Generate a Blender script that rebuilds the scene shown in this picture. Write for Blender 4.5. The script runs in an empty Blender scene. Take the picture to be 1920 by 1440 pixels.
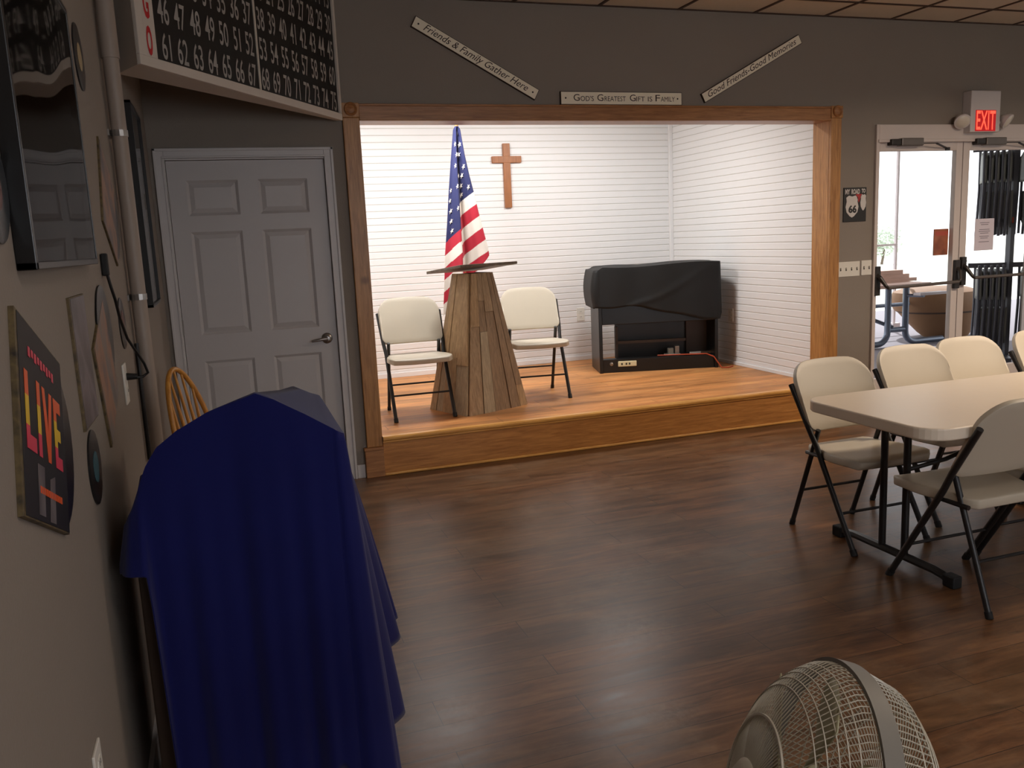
import bpy, math, random
from mathutils import Vector as V, Matrix
random.seed(7)
S = bpy.context.scene
COL = S.collection
PI = math.pi

# ------------------------------------------------------------------ materials
def lin(c):
    r = []
    for v in c:
        v = v / 255.0
        r.append(v / 12.92 if v <= 0.04045 else ((v + 0.055) / 1.055) ** 2.4)
    return (r[0], r[1], r[2], 1.0)

def newmat(name):
    m = bpy.data.materials.new(name); m.use_nodes = True
    nt = m.node_tree
    return m, nt, nt.nodes['Principled BSDF']

def P(name, rgb, rough=0.5, metal=0.0, var=0.08, scale=20.0, bump=0.0, bscale=200.0, emit=None, estr=0.0, spec=0.5, sheen=0.0):
    m, nt, b = newmat(name)
    n = nt.nodes; l = nt.links
    tc = n.new('ShaderNodeTexCoord')
    nz = n.new('ShaderNodeTexNoise'); nz.inputs['Scale'].default_value = scale; nz.inputs['Detail'].default_value = 4
    l.new(tc.outputs['Object'], nz.inputs['Vector'])
    mx = n.new('ShaderNodeMix'); mx.data_type = 'RGBA'
    c = lin(rgb)
    mx.inputs[6].default_value = [x * (1 - var) for x in c[:3]] + [1]
    mx.inputs[7].default_value = [min(1, x * (1 + var)) for x in c[:3]] + [1]
    l.new(nz.outputs['Fac'], mx.inputs[0]); l.new(mx.outputs[2], b.inputs['Base Color'])
    b.inputs['Roughness'].default_value = rough; b.inputs['Metallic'].default_value = metal
    b.inputs['Specular IOR Level'].default_value = spec
    if sheen: b.inputs['Sheen Weight'].default_value = sheen
    if bump:
        n2 = n.new('ShaderNodeTexNoise'); n2.inputs['Scale'].default_value = bscale; n2.inputs['Detail'].default_value = 3
        l.new(tc.outputs['Object'], n2.inputs['Vector'])
        bp = n.new('ShaderNodeBump'); bp.inputs['Strength'].default_value = bump; bp.inputs['Distance'].default_value = 0.004
        l.new(n2.outputs['Fac'], bp.inputs['Height']); l.new(bp.outputs['Normal'], b.inputs['Normal'])
    if emit:
        b.inputs['Emission Color'].default_value = lin(emit); b.inputs['Emission Strength'].default_value = estr
    return m

def WOOD(name, dark, light, axis=0, rough=0.4, gs=5.0, stretch=14.0, knots=0.0):
    m, nt, b = newmat(name)
    n = nt.nodes; l = nt.links
    tc = n.new('ShaderNodeTexCoord'); mp = n.new('ShaderNodeMapping')
    sc = [stretch] * 3; sc[axis] = 1.0
    mp.inputs['Scale'].default_value = sc
    l.new(tc.outputs['Object'], mp.inputs['Vector'])
    nz = n.new('ShaderNodeTexNoise'); nz.inputs['Scale'].default_value = gs; nz.inputs['Detail'].default_value = 8; nz.inputs['Roughness'].default_value = 0.65; nz.inputs['Distortion'].default_value = 0.6
    l.new(mp.outputs['Vector'], nz.inputs['Vector'])
    cr = n.new('ShaderNodeValToRGB')
    cr.color_ramp.elements[0].position = 0.32; cr.color_ramp.elements[0].color = lin(dark)
    cr.color_ramp.elements[1].position = 0.68; cr.color_ramp.elements[1].color = lin(light)
    l.new(nz.outputs['Fac'], cr.inputs['Fac'])
    out = cr.outputs['Color']
    if knots:
        vo = n.new('ShaderNodeTexVoronoi'); vo.inputs['Scale'].default_value = 2.2
        l.new(tc.outputs['Object'], vo.inputs['Vector'])
        rr = n.new('ShaderNodeValToRGB'); rr.color_ramp.elements[0].position = 0.03; rr.color_ramp.elements[0].color = (0.18, 0.10, 0.06, 1)
        rr.color_ramp.elements[1].position = 0.075; rr.color_ramp.elements[1].color = (1, 1, 1, 1)
        l.new(vo.outputs['Distance'], rr.inputs['Fac'])
        mu = n.new('ShaderNodeMix'); mu.data_type = 'RGBA'; mu.blend_type = 'MULTIPLY'; mu.inputs[0].default_value = knots
        l.new(out, mu.inputs[6]); l.new(rr.outputs['Color'], mu.inputs[7]); out = mu.outputs[2]
    l.new(out, b.inputs['Base Color'])
    b.inputs['Roughness'].default_value = rough
    bp = n.new('ShaderNodeBump'); bp.inputs['Strength'].default_value = 0.15; bp.inputs['Distance'].default_value = 0.002
    l.new(nz.outputs['Fac'], bp.inputs['Height']); l.new(bp.outputs['Normal'], b.inputs['Normal'])
    return m

def PLANKS(name, c1, c2, grey, rough, wear, pw=1.22, ph=0.152, spots=()):
    m, nt, b = newmat(name)
    n = nt.nodes; l = nt.links
    tc = n.new('ShaderNodeTexCoord')
    br = n.new('ShaderNodeTexBrick'); br.offset = 0.37; br.offset_frequency = 2
    br.inputs['Scale'].default_value = 1.0; br.inputs['Brick Width'].default_value = pw; br.inputs['Row Height'].default_value = ph
    br.inputs['Mortar Size'].default_value = 0.0016; br.inputs['Mortar Smooth'].default_value = 0.3; br.inputs['Bias'].default_value = 0.0
    br.inputs['Color1'].default_value = (0, 0, 0, 1); br.inputs['Color2'].default_value = (1, 1, 1, 1); br.inputs['Mortar'].default_value = (0.5, 0.5, 0.5, 1)
    l.new(tc.outputs['Object'], br.inputs['Vector'])
    # plank-wise offset of the grain
    mp = n.new('ShaderNodeMapping'); mp.inputs['Scale'].default_value = (1.3, 9.0, 1.0)
    l.new(tc.outputs['Object'], mp.inputs['Vector'])
    ad = n.new('ShaderNodeVectorMath'); ad.operation = 'MULTIPLY_ADD'
    l.new(br.outputs['Color'], ad.inputs[0]); ad.inputs[1].default_value = (7.0, 3.0, 5.0); l.new(mp.outputs['Vector'], ad.inputs[2])
    g = n.new('ShaderNodeTexNoise'); g.inputs['Scale'].default_value = 2.2; g.inputs['Detail'].default_value = 9; g.inputs['Roughness'].default_value = 0.68; g.inputs['Distortion'].default_value = 0.8
    l.new(ad.outputs['Vector'], g.inputs['Vector'])
    cr = n.new('ShaderNodeValToRGB')
    e = cr.color_ramp.elements
    e[0].position = 0.30; e[0].color = lin(c1)
    e[1].position = 0.72; e[1].color = lin(c2)
    k = e.new(0.5); k.color = lin([(a + b2) / 2 * (1.04 if i == 0 else 0.98) for i, (a, b2) in enumerate(zip(c1, c2))])
    l.new(g.outputs['Fac'], cr.inputs['Fac'])
    # plank tone
    mx = n.new('ShaderNodeMix'); mx.data_type = 'RGBA'; mx.blend_type = 'MIX'
    ma = n.new('ShaderNodeMath'); ma.operation = 'MULTIPLY'; ma.inputs[1].default_value = 0.38
    l.new(br.outputs['Color'], ma.inputs[0]); l.new(ma.outputs[0], mx.inputs[0])
    l.new(cr.outputs['Color'], mx.inputs[6]); mx.inputs[7].default_value = lin(grey)
    # dark streaks
    st = n.new('ShaderNodeTexNoise'); st.inputs['Scale'].default_value = 1.0; st.inputs['Detail'].default_value = 6; st.inputs['Roughness'].default_value = 0.6
    mp2 = n.new('ShaderNodeMapping'); mp2.inputs['Scale'].default_value = (1.1, 6.5, 1.0); mp2.inputs['Location'].default_value = (3.1, 1.7, 0)
    l.new(tc.outputs['Object'], mp2.inputs['Vector']); l.new(mp2.outputs['Vector'], st.inputs['Vector'])
    sr = n.new('ShaderNodeValToRGB'); sr.color_ramp.elements[0].position = 0.30; sr.color_ramp.elements[0].color = (0.38, 0.37, 0.37, 1)
    sr.color_ramp.elements[1].position = 0.55; sr.color_ramp.elements[1].color = (1, 1, 1, 1)
    l.new(st.outputs['Fac'], sr.inputs['Fac'])
    mu = n.new('ShaderNodeMix'); mu.data_type = 'RGBA'; mu.blend_type = 'MULTIPLY'; mu.inputs[0].default_value = 0.85
    l.new(mx.outputs[2], mu.inputs[6]); l.new(sr.outputs['Color'], mu.inputs[7])
    # seams
    sm = n.new('ShaderNodeMix'); sm.data_type = 'RGBA'; l.new(br.outputs['Fac'], sm.inputs[0])
    l.new(mu.outputs[2], sm.inputs[6]); sm.inputs[7].default_value = lin([x * 0.55 for x in c1])
    col = sm.outputs[2]
    # worn, scuffed patches
    wn = n.new('ShaderNodeTexNoise'); wn.inputs['Scale'].default_value = 1.6; wn.inputs['Detail'].default_value = 7; wn.inputs['Roughness'].default_value = 0.7
    l.new(tc.outputs['Object'], wn.inputs['Vector'])
    wr = n.new('ShaderNodeValToRGB'); wr.color_ramp.elements[0].position = 0.52; wr.color_ramp.elements[0].color = (0, 0, 0, 1)
    wr.color_ramp.elements[1].position = 0.74; wr.color_ramp.elements[1].color = (1, 1, 1, 1)
    l.new(wn.outputs['Fac'], wr.inputs['Fac'])
    wm = n.new('ShaderNodeMath'); wm.operation = 'MULTIPLY'; wm.inputs[1].default_value = wear
    l.new(wr.outputs['Color'], wm.inputs[0])
    w2 = n.new('ShaderNodeMix'); w2.data_type = 'RGBA'; l.new(wm.outputs[0], w2.inputs[0])
    l.new(col, w2.inputs[6]); w2.inputs[7].default_value = lin((146, 128, 108))
    out = w2.outputs[2]
    b.inputs["Specular IOR Level"].default_value = 0.29
    for sx, sy, sr in spots:          # faint spots that paint the stage's reflected sheen into the colour
        ds = n.new('ShaderNodeVectorMath'); ds.operation = 'DISTANCE'; ds.inputs[1].default_value = (sx, sy, 0)
        l.new(tc.outputs['Object'], ds.inputs[0])
        mr = n.new('ShaderNodeMapRange'); mr.inputs['From Min'].default_value = 0.0; mr.inputs['From Max'].default_value = sr; mr.inputs['To Min'].default_value = 1.0; mr.inputs['To Max'].default_value = 0.0
        l.new(ds.outputs['Value'], mr.inputs['Value'])
        fn = n.new('ShaderNodeTexNoise'); fn.inputs['Scale'].default_value = 28; fn.inputs['Detail'].default_value = 6; fn.inputs['Roughness'].default_value = 0.75
        l.new(tc.outputs['Object'], fn.inputs['Vector'])
        fr_ = n.new('ShaderNodeMapRange'); fr_.inputs['From Min'].default_value = 0.35; fr_.inputs['From Max'].default_value = 0.7; fr_.inputs['To Max'].default_value = 0.25
        l.new(fn.outputs['Fac'], fr_.inputs['Value'])
        mm = n.new('ShaderNodeMath'); mm.operation = 'MULTIPLY'; l.new(mr.outputs['Result'], mm.inputs[0]); l.new(fr_.outputs['Result'], mm.inputs[1])
        w3 = n.new('ShaderNodeMix'); w3.data_type = 'RGBA'; l.new(mm.outputs[0], w3.inputs[0]); l.new(out, w3.inputs[6]); w3.inputs[7].default_value = lin((188, 168, 146)); out = w3.outputs[2]
    l.new(out, b.inputs['Base Color'])
    rm = n.new('ShaderNodeMapRange'); rm.inputs['To Min'].default_value = rough - 0.08; rm.inputs['To Max'].default_value = rough + 0.14
    l.new(g.outputs['Fac'], rm.inputs['Value']); l.new(rm.outputs['Result'], b.inputs['Roughness'])
    bp = n.new('ShaderNodeBump'); bp.inputs['Strength'].default_value = 0.12; bp.inputs['Distance'].default_value = 0.002
    l.new(g.outputs['Fac'], bp.inputs['Height']); l.new(bp.outputs['Normal'], b.inputs['Normal'])
    return m

def GLASS(name, tint=(1, 1, 1), refl=0.12, wavy=0.0):
    m = bpy.data.materials.new(name); m.use_nodes = True
    nt = m.node_tree; n = nt.nodes; l = nt.links
    n.clear()
    o = n.new('ShaderNodeOutputMaterial'); t = n.new('ShaderNodeBsdfTransparent'); t.inputs[0].default_value = (*tint, 1)
    g = n.new('ShaderNodeBsdfGlossy'); g.inputs['Roughness'].default_value = 0.03
    lw = n.new('ShaderNodeLayerWeight'); lw.inputs['Blend'].default_value = refl
    mx = n.new('ShaderNodeMixShader')
    if wavy:
        tc = n.new('ShaderNodeTexCoord'); nz = n.new('ShaderNodeTexNoise'); nz.inputs['Scale'].default_value = 2.5; nz.inputs['Detail'].default_value = 0
        bp = n.new('ShaderNodeBump'); bp.inputs['Strength'].default_value = wavy; bp.inputs['Distance'].default_value = 0.2
        l.new(tc.outputs['Object'], nz.inputs['Vector']); l.new(nz.outputs['Fac'], bp.inputs['Height']); l.new(bp.outputs['Normal'], g.inputs['Normal'])
    l.new(lw.outputs['Fresnel'], mx.inputs[0]); l.new(t.outputs[0], mx.inputs[1]); l.new(g.outputs[0], mx.inputs[2]); l.new(mx.outputs[0], o.inputs[0])
    return m

def VINYL(name):
    m, nt, b = newmat(name); n = nt.nodes; l = nt.links
    b.inputs['Base Color'].default_value = (0.008, 0.008, 0.009, 1); b.inputs['Roughness'].default_value = 0.3
    tc = n.new('ShaderNodeTexCoord'); w = n.new('ShaderNodeTexWave'); w.wave_type = 'RINGS'; w.rings_direction = 'Z'
    w.inputs['Scale'].default_value = 90; l.new(tc.outputs['Object'], w.inputs['Vector'])
    bp = n.new('ShaderNodeBump'); bp.inputs['Strength'].default_value = 0.3; bp.inputs['Distance'].default_value = 0.001
    l.new(w.outputs['Fac'], bp.inputs['Height']); l.new(bp.outputs['Normal'], b.inputs['Normal'])
    return m

def BLOTCH(name, cols, scale=4.0, rough=0.4, stretch=(1, 1, 1)):
    m, nt, b = newmat(name); n = nt.nodes; l = nt.links
    tc = n.new('ShaderNodeTexCoord'); mp = n.new('ShaderNodeMapping'); mp.inputs['Scale'].default_value = stretch
    nz = n.new('ShaderNodeTexNoise'); nz.inputs['Scale'].default_value = scale; nz.inputs['Detail'].default_value = 5
    l.new(tc.outputs['Object'], mp.inputs['Vector']); l.new(mp.outputs['Vector'], nz.inputs['Vector'])
    cr = n.new('ShaderNodeValToRGB'); e = cr.color_ramp.elements
    e[0].position = 0.3; e[0].color = lin(cols[0]); e[1].position = 0.7; e[1].color = lin(cols[-1])
    for i, c in enumerate(cols[1:-1]):
        k = e.new(0.3 + 0.4 * (i + 1) / (len(cols) - 1)); k.color = lin(c)
    l.new(nz.outputs['Fac'], cr.inputs['Fac']); l.new(cr.outputs['Color'], b.inputs['Base Color'])
    b.inputs['Roughness'].default_value = rough
    return m

M = {}
M['wall'] = P('wall_paint_taupe', (137, 127, 117), 0.75, var=0.03, scale=3, bump=0.25, bscale=160)
M['ceil'] = P('ceiling_tile', (216, 205, 188), 0.9, var=0.05, scale=40, bump=0.2, bscale=300)
M['grid'] = P('ceiling_grid', (74, 52, 38), 0.6)
M['slat'] = P('white_slats', (234, 233, 232), 0.45, var=0.01)
M['groove'] = P('slat_gap_shade', (206, 203, 196), 0.8, var=0.02)  # gaps coloured darker than the slats, their shade put into the colour
M['white'] = P('white_trim_paint', (200, 196, 195), 0.4, var=0.02)
M['door'] = P('door_white_paint', (188, 184, 183), 0.42, var=0.02, bump=0.05, bscale=120)
SHEEN_SPOTS = [(0.85, -2.97, 0.13), (1.63, -2.69, 0.24), (1.83, -2.22, 0.19), (1.45, -3.25, 0.14)]
M['floor'] = PLANKS('floor_planks', (66, 45, 28), (132, 94, 60), (96, 76, 54), 0.29, 0.30, spots=SHEEN_SPOTS)
M['stagefloor'] = PLANKS('stage_planks', (178, 118, 64), (226, 170, 104), (190, 144, 96), 0.42, 0.05)
M['oakx'] = WOOD('stained_pine_x', (156, 100, 46), (202, 140, 74), 0, 0.38, knots=0.75)
M['oakz'] = WOOD('stained_pine_z', (150, 100, 52), (198, 144, 84), 2, 0.38, knots=0.6)
M['oakh'] = WOOD('stained_pine_header', (138, 90, 52), (182, 128, 78), 0, 0.38, knots=0.5)
M['oakn'] = WOOD('stained_pine_nosing', (200, 140, 70), (236, 180, 100), 0, 0.3)  # lighter pine copy; the nosing's lit edge is put into the colour
M['oakd'] = WOOD('stained_pine_y', (126, 76, 34), (176, 118, 62), 1, 0.38)
M['honey'] = WOOD('honey_oak', (172, 110, 38), (216, 156, 72), 2, 0.3)
M['cross'] = WOOD('cross_wood', (138, 84, 42), (168, 106, 58), 2, 0.45)
M['pl1'] = WOOD('pallet_brown', (134, 108, 80), (184, 154, 118), 2, 0.65)
M['pl2'] = WOOD('pallet_tan', (152, 122, 86), (198, 164, 122), 2, 0.65)
M['pl3'] = WOOD('pallet_dark', (122, 98, 74), (162, 132, 100), 2, 0.65)
M['pl4'] = WOOD('pallet_grey', (146, 128, 102), (188, 166, 134), 2, 0.65)
M['pltop'] = WOOD('lectern_board', (84, 70, 58), (128, 110, 92), 0, 0.5)
M['plast'] = P('chair_plastic', (199, 189, 170), 0.45, var=0.015, bump=0.06, bscale=500)
M['gplast'] = P('chair_plastic_shaded', (112, 112, 106), 0.5, var=0.03)  # chair plastic greyed, its backlit shade put into the colour
M['tabletop'] = P('table_plastic', (236, 222, 202), 0.36, var=0.02, bump=0.04, bscale=400)
M['blk'] = P('black_metal', (34, 33, 33), 0.4, var=0.05)
M['rub'] = P('black_rubber', (20, 20, 20), 0.7)
M['steel'] = P('brushed_steel', (150, 146, 142), 0.32, metal=0.9)
M['alu'] = P('painted_door_frame', (206, 195, 189), 0.45, var=0.02)
M['alud'] = P('dark_hardware', (58, 54, 52), 0.4, metal=0.4)
M['barmet'] = P('push_bar_metal', (120, 112, 106), 0.35, metal=0.6)
M['cream'] = P('cream_sign', (246, 236, 212), 0.6, var=0.05, scale=12)
M['ink'] = P('brown_ink', (48, 32, 22), 0.7)
M['edge'] = P('sign_edge', (60, 42, 30), 0.7)
M['bblack'] = P('board_black', (16, 16, 16), 0.5)
M['bnum'] = P('board_number_grey', (164, 160, 154), 0.6)
M['bwhite'] = P('board_white_frame', (206, 196, 184), 0.5, var=0.03)
M['bred'] = P('board_red', (190, 34, 40), 0.5)
M['blue'] = P('blue_cloth', (12, 18, 82), 0.85, var=0.10, scale=6, bump=0.1, bscale=700, spec=0.2, sheen=0.15)
M['bcloth'] = P('black_cloth', (20, 20, 20), 0.6, var=0.15, scale=8, spec=0.35)
M['piano'] = P('black_lacquer', (14, 13, 13), 0.35)
M['brown'] = P('dark_brown_panel', (62, 46, 34), 0.5, var=0.1)
M['flagw'] = P('flag_white', (226, 218, 208), 0.8, var=0.03, sheen=0.1)
M['flagr'] = P('flag_red', (176, 28, 50), 0.8, var=0.05, sheen=0.1)
M['flagb'] = P('flag_blue', (30, 35, 82), 0.8, var=0.08, sheen=0.1)
M['outlet'] = P('outlet_white', (222, 218, 208), 0.4, var=0.01)
M['slot'] = P('dark_slot', (40, 38, 36), 0.6)
M['pipe'] = P('conduit_paint', (150, 136, 124), 0.5, var=0.05)
M['frame'] = P('black_frame', (14, 13, 13), 0.3)
M['glass'] = GLASS('picture_glass', refl=0.25)
M['pglass'] = GLASS('poster_acrylic', refl=0.32, wavy=0.05)
M['doorglass'] = GLASS('door_glass', refl=0.06)
M['vinyl'] = VINYL('vinyl_black')
M['fanr'] = P('fan_rim_grey', (118, 114, 106), 0.5, var=0.03)
M['fan'] = P('fan_plastic_white', (186, 180, 164), 0.4, var=0.02)
M['fanb'] = P('fan_blade_beige', (168, 164, 132), 0.45, var=0.02)
M['cord'] = P('black_cord', (16, 15, 15), 0.5)
M['orange'] = P('orange_cord', (178, 70, 36), 0.5)
M['strip'] = P('power_strip_cream', (205, 196, 160), 0.4)
M['conc'] = P('patio_concrete', (136, 131, 137), 0.85, var=0.06, scale=3)
M['field'] = P('bright_ground', (214, 214, 200), 0.9, var=0.05, scale=2)
M['gmetal'] = P('hazed_black_metal', (88, 88, 96), 0.45, var=0.06)  # black metal lightened, outdoor haze put into the colour
M['galv'] = P('galvanised_tube', (112, 120, 134), 0.35, metal=0.5)
M['pink'] = WOOD('picnic_wood', (196, 158, 140), (222, 186, 168), 0, 0.6)
M['tan'] = P('tan_tub', (142, 106, 74), 0.7, var=0.12, scale=8)
M['tand'] = P('tan_tub_band', (84, 66, 52), 0.7, var=0.12, scale=8)
M['leaf'] = P('pale_leaf', (196, 206, 190), 0.8, var=0.12)
M['trunk'] = P('trunk', (110, 96, 84), 0.8)
M['post'] = P('pale_post', (214, 204, 204), 0.6)
M['paper'] = P('paper_sheet', (212, 204, 214), 0.8, var=0.01)
M['pencil'] = P('paper_print', (120, 114, 126), 0.8)
M['plac'] = BLOTCH('placard', [(120, 62, 34), (150, 82, 48), (170, 100, 66)], 14, 0.5)
M['placr'] = P('placard_red', (176, 74, 50), 0.5)
M['exitred'] = P('exit_panel_red', (150, 20, 24), 0.4, emit=(200, 16, 24), estr=0.55)
M['exitlet'] = P('exit_letter_red', (255, 80, 60), 0.4, emit=(255, 96, 70), estr=1.1)
M['fixture'] = P('fixture_white', (206, 200, 198), 0.45, var=0.01)
M['lamp'] = P('lamp_lens', (220, 214, 200), 0.15, var=0.01)
M['signblk'] = P('sign_black', (30, 28, 27), 0.5, var=0.1)
M['signw'] = P('sign_white', (206, 200, 196), 0.5)
M['signr'] = P('sign_red', (170, 40, 40), 0.5)
M['spine'] = BLOTCH('sleeve_spine', [(44, 36, 26), (104, 88, 56), (66, 54, 38)], 30, 0.6)
M['live'] = BLOTCH('sleeve_dark', [(15, 14, 15), (24, 19, 25), (18, 16, 18)], 5, 0.6)
M['fog'] = BLOTCH('sleeve_smoke', [(40, 36, 44), (120, 112, 110), (60, 54, 62)], 9, 0.4, (1, 1, 0.4))
M['yel'] = P('sleeve_yellow', (226, 186, 40), 0.45)
M['pnk'] = P('sleeve_pink', (214, 60, 84), 0.45)
M['orr'] = P('sleeve_orange', (226, 92, 40), 0.45)
M['s6'] = BLOTCH('sleeve_greymauve', [(46, 42, 44), (80, 70, 74), (112, 100, 106), (58, 52, 54)], 6, 0.4, (1, 1, 1))
M['s7'] = BLOTCH('sleeve_olive', [(58, 50, 48), (104, 96, 92), (150, 100, 66), (84, 72, 76)], 7, 0.4, (1, 1, 0.6))
M['s4'] = BLOTCH('sleeve_brownmauve', [(66, 54, 54), (92, 76, 74), (150, 104, 70), (80, 68, 66)], 6, 0.4)
M['lab1'] = P('record_label_tan', (168, 148, 110), 0.5)
M['lab2'] = P('record_label_teal', (60, 96, 104), 0.5)
M['lab3'] = P('record_label_maroon', (96, 60, 56), 0.5)
M['print1'] = BLOTCH('poster_dark', [(22, 20, 22), (40, 34, 36), (30, 28, 28)], 3, 0.4)
M['print2'] = BLOTCH('poster_grey', [(78, 74, 76), (104, 98, 98), (120, 102, 104), (86, 84, 86)], 4, 0.4)
M['print3'] = BLOTCH('poster_band', [(110, 96, 96), (146, 132, 128)], 5, 0.4)
M['print4'] = BLOTCH('poster_red_streak', [(110, 70, 60), (140, 84, 60)], 12, 0.4)
M['plate'] = P('grey_base', (120, 116, 106), 0.5)

# ------------------------------------------------------------------ mesh builder
class MB:
    def __init__(s): s.v = []; s.f = []; s.m = []; s.mats = []
    def mi(s, mat):
        mat = M[mat] if isinstance(mat, str) else mat
        if mat not in s.mats: s.mats.append(mat)
        return s.mats.index(mat)
    def add(s, vs, fs, mat):
        o = len(s.v); k = s.mi(mat)
        s.v += [tuple(x) for x in vs]
        for f in fs: s.f.append([i + o for i in f]); s.m.append(k)
    def box(s, a, b, mat):
        x0, y0, z0 = a; x1, y1, z1 = b
        vs = [(x0, y0, z0), (x1, y0, z0), (x1, y1, z0), (x0, y1, z0), (x0, y0, z1), (x1, y0, z1), (x1, y1, z1), (x0, y1, z1)]
        s.add(vs, [(0, 3, 2, 1), (4, 5, 6, 7), (0, 1, 5, 4), (1, 2, 6, 5), (2, 3, 7, 6), (3, 0, 4, 7)], mat)
    def fbox(s, O, ex, ey, ez, mat):            # box from a corner along three edge vectors
        O, ex, ey, ez = V(O), V(ex), V(ey), V(ez)
        vs = [O, O + ex, O + ex + ey, O + ey, O + ez, O + ex + ez, O + ex + ey + ez, O + ey + ez]
        fs = [(0, 3, 2, 1), (4, 5, 6, 7), (0, 1, 5, 4), (1, 2, 6, 5), (2, 3, 7, 6), (3, 0, 4, 7)]
        if ex.cross(ey).dot(ez) < 0: fs = [tuple(reversed(f)) for f in fs]
        s.add(vs, fs, mat)
    def beam(s, a, b, w, h, mat, up=(0, 0, 1)):
        a, b = V(a), V(b); d = (b - a); u = V(up)
        x = d.cross(u)
        if x.length < 1e-6: x = d.cross(V((1, 0, 0)))
        x.normalize(); z = x.cross(d).normalized()
        s.fbox(a - x * w / 2 - z * h / 2, x * w, d, z * h, mat)
    def tube(s, pts, r, mat, n=8, closed=False, cap=True):
        pts = [V(p) for p in pts]; k = len(pts)
        vs = []; prev = None
        for i, p in enumerate(pts):
            if closed: t = (pts[(i + 1) % k] - pts[i - 1])
            else: t = pts[min(i + 1, k - 1)] - pts[max(i - 1, 0)]
            t.normalize()
            if prev is None:
                x = t.orthogonal().normalized()
            else:
                x = (prev - t * prev.dot(t))
                x = x.normalized() if x.length > 1e-6 else t.orthogonal().normalized()
            prev = x; y = t.cross(x)
            rr = r[i] if isinstance(r, (list, tuple)) else r
            for j in range(n):
                a = 2 * PI * j / n
                vs.append(p + (x * math.cos(a) + y * math.sin(a)) * rr)
        fs = []
        for i in range(k if closed else k - 1):
            i2 = (i + 1) % k
            for j in range(n):
                j2 = (j + 1) % n
                fs.append((i * n + j, i * n + j2, i2 * n + j2, i2 * n + j))
        if cap and not closed:
            fs.append(tuple(reversed(range(n)))); fs.append(tuple(range((k - 1) * n, k * n)))
        s.add(vs, fs, mat)
    def prism(s, poly, O, ex, ey, en, h, mat):    # polygon in the ex/ey frame, from off 0 to h along en
        O, ex, ey, en = V(O), V(ex), V(ey), V(en); n = len(poly)
        A = 0.0
        for i in range(n):
            x0, y0 = poly[i]; x1, y1 = poly[(i + 1) % n]; A += x0 * y1 - x1 * y0
        if (A < 0) != (ex.cross(ey).dot(en) < 0): poly = list(reversed(poly))
        vs = [O + ex * x + ey * y for x, y in poly] + [O + ex * x + ey * y + en * h for x, y in poly]
        fs = [tuple(reversed(range(n))), tuple(range(n, 2 * n))] + [(i, (i + 1) % n, n + (i + 1) % n, n + i) for i in range(n)]
        s.add(vs, fs, mat)
    def lathe(s, prof, O, ax, mat, n=32):         # prof: (radius, height) pairs
        O = V(O); ax = V(ax).normalized(); x = ax.orthogonal().normalized(); y = ax.cross(x)
        vs = []; fs = []; k = len(prof)
        for r, h in prof:
            for j in range(n):
                a = 2 * PI * j / n
                vs.append(O + ax * h + (x * math.cos(a) + y * math.sin(a)) * r)
        for i in range(k - 1):
            for j in range(n):
                j2 = (j + 1) % n
                fs.append((i * n + j, i * n + j2, (i + 1) * n + j2, (i + 1) * n + j))
        fs.append(tuple(reversed(range(n)))); fs.append(tuple(range((k - 1) * n, k * n)))
        s.add(vs, fs, mat)
    def grid(s, rows, mat, closed=False, flip=False):
        nr = len(rows); nc = len(rows[0]); vs = [p for r in rows for p in r]; fs = []
        for i in range(nr - 1):
            for j in range(nc if closed else nc - 1):
                j2 = (j + 1) % nc
                f = (i * nc + j, i * nc + j2, (i + 1) * nc + j2, (i + 1) * nc + j)
                fs.append(tuple(reversed(f)) if flip else f)
        s.add(vs, fs, mat)
    def build(s, name, parent=None, smooth=False, bevel=0.0, solid=0.0, sub=0, angle=40, off=-1, seg=2):
        o0 = V((0, 0, 0))
        me = bpy.data.meshes.new(name)
        me.from_pydata(s.v, [], s.f); me.update()
        for m in s.mats: me.materials.append(m)
        for p, k in zip(me.polygons, s.m): p.material_index = k; p.use_smooth = smooth
        if smooth:
            me.set_sharp_from_angle(angle=math.radians(angle))
        o = bpy.data.objects.new(name, me); COL.objects.link(o)
        if parent is not None: o.parent = parent
        if solid:
            md = o.modifiers.new('solid', 'SOLIDIFY'); md.thickness = solid; md.offset = off
        if bevel:
            md = o.modifiers.new('bevel', 'BEVEL'); md.width = bevel; md.segments = seg; md.limit_method = 'ANGLE'; md.angle_limit = math.radians(40)
        if sub:
            md = o.modifiers.new('sub', 'SUBSURF'); md.levels = sub; md.render_levels = sub
        return o

def thing(name, label, cat, loc=(0, 0, 0), rz=0.0, group=None):
    o = bpy.data.objects.new(name, None); COL.objects.link(o)
    o.empty_display_size = 0.1
    o.location = loc; o.rotation_euler = (0, 0, rz)
    o['label'] = label; o['category'] = cat
    if group: o['group'] = group
    return o
def tag(o, label, cat, group=None, kind=None):
    o['label'] = label; o['category'] = cat
    if group: o['group'] = group
    if kind: o['kind'] = kind
    return o
def struct(o):
    o['kind'] = 'structure'; return o
def children_of(o): return [c for c in COL.objects if c.parent == o]
def dup(root, loc, rz, label=None):
    r = root.copy(); COL.objects.link(r); r.location = loc; r.rotation_euler = (0, 0, rz)
    if label: r['label'] = label
    for ch in children_of(root):
        c = ch.copy(); COL.objects.link(c); c.parent = r
        for g in children_of(ch):
            d = g.copy(); COL.objects.link(d); d.parent = c
    return r

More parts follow.
